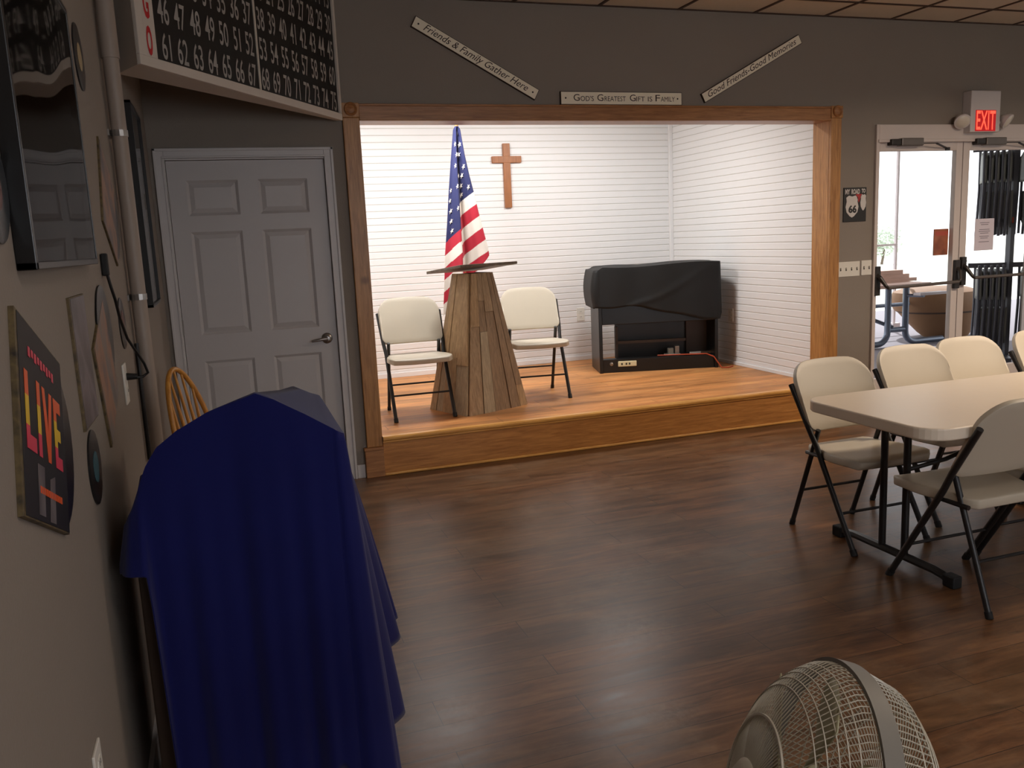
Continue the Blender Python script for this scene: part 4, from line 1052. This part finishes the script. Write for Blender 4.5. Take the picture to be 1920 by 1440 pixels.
def live_art(t, ea, ec, o):
    O0 = X3 * o
    b = MB()
    def q(x0, x1, z0, z1, mat, b=b): b.fbox(O0 + ea * x0 + ec * z0, ea * (x1 - x0), ec * (z1 - z0), X3 * 0.0006, mat)
    def grad(x0, x1, z0, z1):      # three printed bands inside one stroke
        h = (z1 - z0)
        q(x0, x1, z0 + h * .68, z1, 'orr'); q(x0, x1, z0 + h * .3, z0 + h * .68, 'yel'); q(x0, x1, z0, z0 + h * .3, 'pnk')
    grad(-.135, -.112, -.055, .075); q(-.112, -.070, -.055, -.030, 'pnk')       # L
    grad(-.052, -.030, -.055, .075)                                             # I
    b.prism([(-.012, .075), (.008, .075), (.026, .0), (.044, .075), (.064, .075), (.036, -.055), (.016, -.055)], O0, ea, ec, X3, 0.0006, 'orr')   # V
    grad(.078, .100, -.055, .075); q(.100, .135, .052, .075, 'orr'); q(.100, .128, -.002, .020, 'yel'); q(.100, .135, -.055, -.032, 'pnk')         # E
    b.build('live_lettering', t)
    b = MB()
    for i in range(9): q(-.10 + i * .022, -.10 + i * .022 + .013, .105 + .004 * (i % 2), .122, 'pnk', b)
    for i in range(11): q(-.06 + i * .016, -.06 + i * .016 + .011, -.118, -.106, 'orr', b)
    b.build('red_print', t)
    b = MB()
    b.prism([(-.07, -.07), (-.02, -.07), (-.03, -.155), (-.075, -.155)], O0, ea, ec, X3, 0.0003, 'fog'); b.prism([(.02, -.085), (.06, -.075), (.05, -.16), (.005, -.16)], O0, ea, ec, X3, 0.0003, 'fog')
    b.build('smoke_print', t)
sleeve('black album sleeve with LIVE in yellow and red letters', -3.842, 1.215, 0.345, 0.335, -22.5, 'live', (0.105, -0.01, 0.155), live_art, th=0.009)
sleeve('upright grey mauve album sleeve right of the LIVE sleeve', -3.285, 1.27, 0.215, 0.30, 0, 's6', None, None)
sleeve('tilted olive album sleeve with record behind the black cord', -2.925, 1.195, 0.30, 0.30, 22, 's7', (0.10, 0.05, 0.150), None)
sleeve('tilted brown album sleeve near the top beside the conduit', -2.385, 1.675, 0.30, 0.30, -28, 's4', (0.09, 0.01, 0.148), None)
record('small record with tan label touching the large poster', -2.66, 2.07, 0.092, 'lab1')
record('small black record with teal label low on left wall', -3.31, 1.02, 0.088, 'lab2')
record('small maroon labelled record just left of the outlet plug', -2.38, 1.285, 0.085, 'lab3', 0.5)
record('black record cut off by left photo edge', -3.925, 1.62, 0.088, 'lab3')
b = MB(); ad = thing('power_adapter', 'black power adapter with cord on left wall below large poster', 'adapter', (XL, -2.72, 1.48))
b.box((XL + 0.002, -2.738, 1.450), (XL + 0.020, -2.712, 1.515), 'rub'); local(b.build('adapter_body', bevel=0.004), ad)
b = MB(); b.tube([(XL + 0.014, -2.725, 1.452), (XL + 0.018, -2.715, 1.42), (XL + 0.024, -2.70, 1.38), (XL + 0.024, -2.64, 1.32), (XL + 0.03, -2.56, 1.25), (XL + 0.065, -2.50, 1.16), (XL + 0.072, -2.49, 1.128), (XL + 0.056, -2.495, 1.117), (XL + 0.035, -2.50, 1.117)], 0.0045, 'cord', 8)
cr_ = local(b.build('cord', smooth=True), ad)
b = MB(); b.tube([(XL + 0.009, -2.50, 1.122), (XL + 0.04, -2.50, 1.120)], [0.012, 0.009], 'rub', 10); b.build('plug', cr_, smooth=True)

# ------------------------------------------------------------------ bow-back wooden chair behind the cabinet
t = thing('wooden_chair', 'honey oak bow back chair behind the blue cloth', 'chair', (0.22, -1.24, 0), math.radians(62))
b = MB(); b.prism(rrect(-0.20, 0.20, -0.20, 0.20, 0.09), (0, 0, 0.425), X3, Y3, Z3, 0.035, 'honey'); b.build('seat', t, bevel=0.01)
bow = []
for i in range(25):
    a = PI * i / 24; bow.append((-0.175 * math.cos(a) * (1.0 - 0.10 * math.sin(a)), 0.165 + 0.10 * math.sin(a), 0.46 + 0.50 * math.sin(a) ** 0.75))
b = MB(); b.tube(bow, 0.0125, 'honey', 10); b.build('bow', t, smooth=True)
for xx in (-0.105, -0.052, 0.0, 0.052, 0.105):
    a = math.acos(max(-1, min(1, -xx * 1.12 / 0.175))); zt = 0.46 + 0.50 * math.sin(a) ** 0.75 - 0.01
    b = MB(); b.tube([(xx * 0.8, 0.165, 0.455), (xx * 0.95, 0.215, 0.7), (xx, 0.165 + 0.10 * math.sin(a), zt)], [0.006, 0.009, 0.006], 'honey', 8); b.build('spindle', t, smooth=True)
for sx in (-1, 1):
    for sy in (-1, 1):
        b = MB(); b.tube([(sx * 0.13, sy * 0.13, 0.43), (sx * 0.165, sy * 0.17, 0.22), (sx * 0.19, sy * 0.20, 0.0)], [0.014, 0.019, 0.011], 'honey', 10); b.build('leg', t, smooth=True)
    b = MB(); b.tube([(sx * 0.165, -0.17, 0.2), (sx * 0.165, 0.17, 0.2)], 0.009, 'honey', 8); b.build('stretcher', t, smooth=True)

# ------------------------------------------------------------------ pedestal fan
FC = V((1.000, -4.528, 0.645)); fa = V((-0.896, 0.333, 0.294)).normalized()
t = thing('pedestal_fan', 'beige round pedestal fan with wire cage in the foreground', 'fan', (1.12, -4.52, 0))
fx_ = fa.cross(Z3).normalized(); fy_ = fx_.cross(fa).normalized()
def FP(r, a, o): return FC + (fx_ * math.cos(a) + fy_ * math.sin(a)) * r + fa * o
RF = 0.223
def guard(name, sg, depth, seedo):
    b = MB()
    if sg < 0: prof = [(0.045, depth + .012), (0.09, depth + .010), (0.14, depth + .003), (0.18, depth - 0.010), (0.205, depth - 0.034), (0.214, depth - 0.064), (0.217, 0.012)]
    else: prof = [(0.045, depth), (0.085, depth - 0.006), (0.13, depth - 0.019), (0.17, depth - 0.042), (0.20, depth - 0.072), (0.213, 0.026), (0.216, 0.012)]
    for k in range(120):
        a = 2 * PI * k / 120
        b.tube([FP(r, a + 0.30 * (1 - r / RF) * sg, sg * o) for r, o in prof], 0.0010, 'fan', 4, cap=False)
    for r, o in [(0.12, depth + .0075), (0.165, depth - .004), (0.182, depth - .0105), (0.194, depth - .022), (0.2045, depth - .033), (0.209, depth - .048)] if sg < 0 else [(0.115, depth - 0.014), (0.165, depth - 0.0385), (0.178, depth - 0.049), (0.189, depth - 0.0605), (0.198, depth - 0.070), (0.206, depth - 0.082)]:
        rr = 0.0026 if abs(r - 0.115) < 1e-6 else 0.0011
        b.tube([FP(r, 2 * PI * j / 72, sg * (o + 0.0008)) for j in range(72)], rr, 'fan', 5 if rr > 0.002 else 4, closed=True)
    return local(b.build(name, smooth=True), t)
guard('front_guard', 1, 0.118, 0); guard('rear_guard', -1, 0.098, 1)
b = MB(); rows = []
for r, o in [(RF - .006, -0.014), (RF, -0.014), (RF, 0.014), (RF - .006, 0.014)]: rows.append([FP(r, 2 * PI * j / 96, o) for j in range(96)])
rows.append(rows[0]); b.grid(rows, 'fanr', closed=True); local(b.build('rim', smooth=True, angle=30), t)
for a in (0.42, 2.65, 4.2, 5.5):
    b = MB(); c = FP(RF + 0.003, a, 0); tg = (FP(RF, a + .1, 0) - FP(RF, a - .1, 0)).normalized(); rd = (c - FC).normalized()
    b.fbox(c - tg * 0.012 - fa * 0.02 - rd * 0.004, tg * 0.024, fa * 0.04, rd * 0.009, 'fan'); local(b.build('clip', bevel=0.002), t)
b = MB(); b.lathe([(0.048, -0.004), (0.05, 0.004), (0.04, 0.012), (0.001, 0.014)], FC + fa * 0.116, fa, 'fan', 28); local(b.build('badge_cap', smooth=True), t)
for k in range(5):
    b = MB(); rows = []
    for i in range(9):
        r = 0.03 + 0.165 * i / 8; row = []
        for j in range(9):
            w = -0.5 + j / 8; a = 2 * PI * k / 5 + w * (1.16 if i else 0.9) * (0.9 + 0.22 * math.sin(PI * i / 8)) + 0.25 * i / 8
            row.append(FP(r, a, 0.030 * w * 2 + 0.030))
        rows.append(row)
    b.grid(rows, 'fanb'); local(b.build('blade', smooth=True, solid=0.002, angle=80), t)
b = MB(); b.lathe([(0.032, -0.03), (0.034, 0.03), (0.02, 0.042), (0.001, 0.044)], FC, fa, 'fanb', 24); local(b.build('hub', smooth=True), t)
b = MB(); b.lathe([(0.045, -0.24), (0.062, -0.22), (0.066, -0.12), (0.05, -0.086)], FC, fa, 'fan', 28); local(b.build('motor_housing', smooth=True), t)
pb = FC - fa * 0.16
b = MB(); b.tube([pb - Z3 * 0.05, V((pb.x, pb.y, 0.03))], 0.016, 'fan', 12); local(b.build('pole', smooth=True), t)
b = MB(); b.lathe([(0.2, 0), (0.2, 0.012), (0.17, 0.03), (0.04, 0.05), (0.03, 0.07)], (pb.x, pb.y, 0), Z3, 'fan', 36); local(b.build('base', smooth=True), t)

# ------------------------------------------------------------------ outdoors behind the glass doors
b = MB(); b.box((1, 0.16, -0.12), (16, 6.5, -0.02), 'conc'); struct(b.build('floor_patio'))
b = MB(); b.box((-30, 6.5, -0.16), (60, 80, -0.04), 'field'); b.box((RX + .2, -20, -0.16), (60, 6.5, -0.04), 'field'); struct(b.build('ground'))
b = MB(); b.box((4.72, 0.16, 2.80), (14, 4.4, 2.92), 'white'); struct(b.build('ceiling_patio_added_shade'))  # unseen roof added to shade the near patio
for i, (x_, y_) in enumerate(((9.10, 4.1),)):
    b = MB(); b.box((x_ - 0.016, y_ - 0.016, -0.02), (x_ + 0.016, y_ + 0.016, 2.8), 'post'); b.box((x_ - 0.06, y_ - 0.06, -0.02), (x_ + 0.06, y_ + 0.06, 0.1), 'post'); tag(b.build('patio_post'), 'pale thin patio post seen through the left glass door', 'post')
b = MB()
b.box((7.6, 4.08, 1.17), (9.08, 4.12, 1.196), 'post'); b.box((7.6, 4.08, 0.6), (9.08, 4.12, 0.63), 'post'); tag(b.build('patio_rail'), 'pale railing left of the patio post behind the glass', 'railing')
# picnic table
PY = 2.9
t = thing('picnic_table', 'picnic table with wooden top and bent grey tube legs outside', 'picnic table', (8.0, PY, -0.02))
for k in range(5):
    b = MB(); y0 = PY - 0.20 + 0.145 * k; b.box((6.6, y0, 0.715), (8.36, y0 + 0.135, 0.757), 'pink'); local(b.build('top_plank', bevel=0.004), t)
b = MB(); b.box((6.7, 3.06, 0.757), (8.48, 3.30, 0.80), 'pink'); b.box((6.7, 3.08, 0.80), (8.38, 3.28, 0.85), 'pink'); b.box((6.7, 3.10, 0.85), (8.30, 3.26, 0.90), 'pink'); lb = tag(b.build('plank_stack'), 'stack of pinkish planks lying on the picnic table top', 'planks')
def bent(x, s):
    return [(x, PY, 0.71), (x, PY, 0.18)] + [(x + s * 0.15 * (1 - math.cos(a)), PY, 0.17 - 0.145 * math.sin(a)) for a in [PI / 2 * i / 6 for i in range(1, 7)]] + [(x + s * 0.60, PY + 0.02, 0.022)]
for x_, s_ in ((7.90, -1), (8.17, 1)):
    b = MB(); b.tube(bent(x_, s_), 0.038, 'galv', 12); local(b.build('leg', smooth=True), t)
b = MB(); b.tube([(7.90, PY, 0.19), (8.17, PY, 0.19)], 0.032, 'galv', 10); b.tube([(7.98, PY, 0.22), (7.4, PY + 0.3, 0.5)], 0.024, 'galv', 8); b.tube([(7.1, PY + 0.3, 0.46), (8.5, PY + 0.3, 0.46)], 0.024, 'galv', 8)
local(b.build('cross_tube', smooth=True), t)
b = MB(); b.box((8.05, 2.55, 0.62), (8.46, 2.66, 0.65), 'post'); b.tube([(8.17, PY, 0.60), (8.17, 2.62, 0.61)], 0.02, 'galv', 8); local(b.build('side_arm'), t)
# tan tub
t = thing('planter_tub', 'big tan tapered tub standing outside behind the door mullion', 'tub', (9.12, 3.35, -0.02))
def loft(b, rings, mat, n=32):
    rows = [[(cx + r * math.cos(2 * PI * k / n), r * 0.8 * math.sin(2 * PI * k / n), z) for k in range(n)] for cx, r, z in rings]
    b.grid(rows, mat, closed=True)
    b.add(rows[0], [tuple(reversed(range(n)))], mat); b.add(rows[-1], [tuple(range(n))], mat)
b = MB(); loft(b, [(0.14, 0.30, 0.0), (0.12, 0.36, 0.06), (0.07, 0.46, 0.20), (0.02, 0.545, 0.335)], 'tan'); b.build('body', t, smooth=True)
b = MB(); loft(b, [(0.0, 0.572, 0.36), (-0.01, 0.60, 0.42), (-0.03, 0.60, 0.52), (-0.05, 0.56, 0.60), (-0.06, 0.42, 0.645), (-0.06, 0.15, 0.66)], 'tan'); b.build('rim_band', t, smooth=True)
b = MB(); loft(b, [(0.02, 0.548, 0.335), (0.015, 0.562, 0.345), (0.01, 0.566, 0.36)], 'tand'); b.build('seam', t, smooth=True)
# smoker post
t = thing('standing_post', 'short grey metal post with hooked arm outside the doors', 'post', (8.40, 2.35, -0.02))
b = MB(); b.tube([(0, 0, 0), (0, 0, 1.07)], 0.03, 'galv', 10); b.lathe([(0.12, 0), (0.12, 0.02), (0.03, 0.04)], (0, 0, 0), Z3, 'galv', 20); b.build('shaft', t, smooth=True)
b = MB(); b.tube([(0, 0, 1.05), (0.1, 0.02, 1.06), (0.14, 0.03, 1.02)], 0.014, 'alud', 8); b.build('hook_arm', t, smooth=True)
# tree far beyond
def tree(x, y, h, r, label):
    t = thing('tree', label, 'tree', (x, y, -0.05))
    b = MB(); b.tube([(0, 0, 0), (0.1, 0, h * 0.4), (0, 0.1, h * 0.7)], [0.05, 0.04, 0.02], 'trunk', 8); b.build('trunk', t, smooth=True)
    b = MB()
    for k in range(900):
        a = random.uniform(0, 2 * PI); zz = random.uniform(-1, 1); q = math.sqrt(1 - zz * zz); rr = r * random.uniform(0.35, 1.0)
        p = V((q * math.cos(a) * rr, q * math.sin(a) * rr, h * 0.7 + zz * rr * 0.8)); s = random.uniform(0.04, 0.09)
        u = V((random.gauss(0, 1), random.gauss(0, 1), random.gauss(0, 1))).normalized(); w = u.orthogonal().normalized()
        b.add([p - u * s, p + w * s * .6, p + u * s, p - w * s * .6], [(0, 1, 2, 3)], 'leaf')
    b.build('foliage', t)
tree(23.2, 20.0, 1.25, 0.80, 'pale hazy tree beyond the patio seen through left glass door')

# cart of hanging folded chairs
ca = math.radians(42)      # chairs hang edge-on to the doorway
vd = V((math.sin(math.radians(42)), math.cos(math.radians(42)), 0))
vw = V((vd.y, -vd.x, 0))
CO = V((7.895, 1.233, -0.02))
t = thing('chair_cart', 'black upright cart carrying folded chairs outside the right door', 'cart', CO)
b = MB(); b.beam(V((0, 0, 0.06)), V((0, 0, 2.28)), 0.055, 0.055, 'gmetal', up=(1, 0, 0)); b.build('upright', t)
b = MB(); b.beam(-vw * 0.37 + Z3 * 2.2, vw * 0.75 + Z3 * 2.2, 0.03, 0.05, 'gmetal'); b.beam(-vw * 0.37 + Z3 * 1.03, vw * 0.75 + Z3 * 1.03, 0.03, 0.05, 'gmetal'); b.build('hanger_rail', t)
b = MB(); b.beam(-vw * 0.6 + Z3 * 0.08, vw * 0.8 + Z3 * 0.08, 0.06, 0.05, 'gmetal'); b.beam(-vd * 0.3 + Z3 * 0.08, vd * 0.3 + Z3 * 0.08, 0.06, 0.05, 'gmetal'); b.build('base_frame', t)
b = MB(); b.fbox(-vw * 0.02 - vd * 0.03 + Z3 * 1.45, vw * 0.04, -vd * 0.004, Z3 * 0.06, 'placr'); b.build('orange_tag', t)
fproto = None
def fold_chair(loc, rz, label):
    global fproto
    if fproto is not None: return dup(fproto, loc, rz, label)
    f = thing('folded_chair', label, 'chair', loc, rz, 'folded chairs hanging on the cart')
    # local: width along Y, thickness along X, hangs down from z=0
    for s in (-1, 1):
        b = MB(); b.tube([(0.0, s * 0.205, 0.02), (0.004, s * 0.205, -0.40), (-0.01, s * 0.205, -0.86)], 0.0135, 'gmetal', 8); b.build('leg', f, smooth=True)
        b = MB(); b.tube([(0.026, s * 0.18, -0.30), (0.018, s * 0.18, -0.85)], 0.0125, 'gmetal', 8); b.build('leg', f, smooth=True)
    rows = []
    for j in range(9):
        z = -0.03 - 0.30 * j / 8; hw = 0.22 if 1 < j else 0.16 + 0.03 * j
        rows.append([(0.012 - 0.02 * (1 - (i / 6 - 1) ** 2), hw * (i / 6 - 1), z) for i in range(13)])
    b = MB(); b.grid(rows, 'gplast'); b.build('backrest', f, smooth=True, solid=0.018)
    rows = []
    for j in range(9):
        z = -0.42 - 0.36 * j / 8; hw = 0.19 if j < 7 else 0.19 - 0.03 * (j - 6)
        rows.append([(0.03 + 0.012 * (1 - (i / 6 - 1) ** 2), hw * (i / 6 - 1), z) for i in range(13)])
    b = MB(); b.grid(rows, 'gplast'); b.build('seat', f, smooth=True, solid=0.022)
    fproto = f
    return f
names = ['leftmost', 'second', 'third', 'fourth', 'fifth']
rzc = math.atan2(vd.y, vd.x) - PI / 2
for row, (zt, lab) in enumerate(((2.17, 'upper'), (1.0, 'lower'))):
    for k in range(5):
        p = CO + vw * (-0.285 + 0.054 * k) + Z3 * (zt + 0.02)
        fold_chair(p, rzc, 'folded chair hanging edge-on, %s of the %s row left of cart post' % (names[k], lab))
    for k in range(3):
        p = CO + vw * (0.17 + 0.075 * k) + Z3 * (zt + 0.02) + vd * 0.05
        fold_chair(p, rzc + math.radians(30 if row == 0 else 12), 'folded chair hanging in the %s row right of cart post, %s outward' % (lab, ['first', 'second', 'third'][k]))

# ------------------------------------------------------------------ light
w = bpy.data.worlds.new('world'); S.world = w; w.use_nodes = True
bg = w.node_tree.nodes['Background']; bg.inputs[0].default_value = (0.93, 0.96, 1.0, 1); bg.inputs[1].default_value = 2.2
def area(name, loc, target, sx, sy, power, col):
    l = bpy.data.lights.new(name, 'AREA'); l.shape = 'RECTANGLE'; l.size = sx; l.size_y = sy; l.energy = power; l.color = col
    o = bpy.data.objects.new(name, l); COL.objects.link(o); o.location = loc
    o.rotation_euler = (V(target) - V(loc)).to_track_quat('-Z', 'Y').to_euler(); return o
sun = bpy.data.lights.new('sun', 'SUN'); sun.energy = 4.0; sun.angle = 0.01; so = bpy.data.objects.new('sun', sun); COL.objects.link(so); so.rotation_euler = (math.radians(38), 0, math.radians(150))
area('stage_lamp', (1.65, 0.80, 2.62), (1.9, 1.5, 0.6), 0.35, 0.3, 40, (1.0, 0.985, 0.97))
area('stage_lamp', (3.30, 0.90, 2.62), (3.3, 1.4, 0.6), 0.35, 0.3, 28, (1.0, 0.985, 0.97))
def ceiling_lamp(label, x, y, power, col, spread=180):
    t = thing('ceiling_light', label, 'ceiling light', (x, y, CH))
    b = MB(); b.box((-0.6, -0.3, -0.04), (0.6, 0.3, -0.006), 'fixture'); b.build('housing', t, bevel=0.004)
    area('ceiling_lamp', (x, y, CH - 0.05), (x, y, 0), 1.1, 0.5, power, col).data.spread = math.radians(spread)
ceiling_lamp('white ceiling light over the right side of the hall', 5.8, -3.0, 116, (1.0, 0.80, 0.61), 162)
ceiling_lamp('added unseen fill light on the ceiling behind the viewer', 1.6, -5.2, 14, (1.0, 0.88, 0.80))  # unseen fixture added as fill for the left wall and cloth
area('window_fill_lamp', (3.0, BY + 0.02, 1.65), (3.0, 0, 1.9), 3.9, 1.4, 38, (0.95, 0.94, 1.0))  # general fill added for the front wall, set at the added window

S.view_settings.view_transform = 'Standard'; S.view_settings.look = 'None'; S.view_settings.exposure = 0.0; S.view_settings.gamma = 1.0; S.view_settings.use_curve_mapping = False
S.cycles.use_denoising = True
S.cycles.max_bounces = 8; S.cycles.sample_clamp_indirect = 4.0
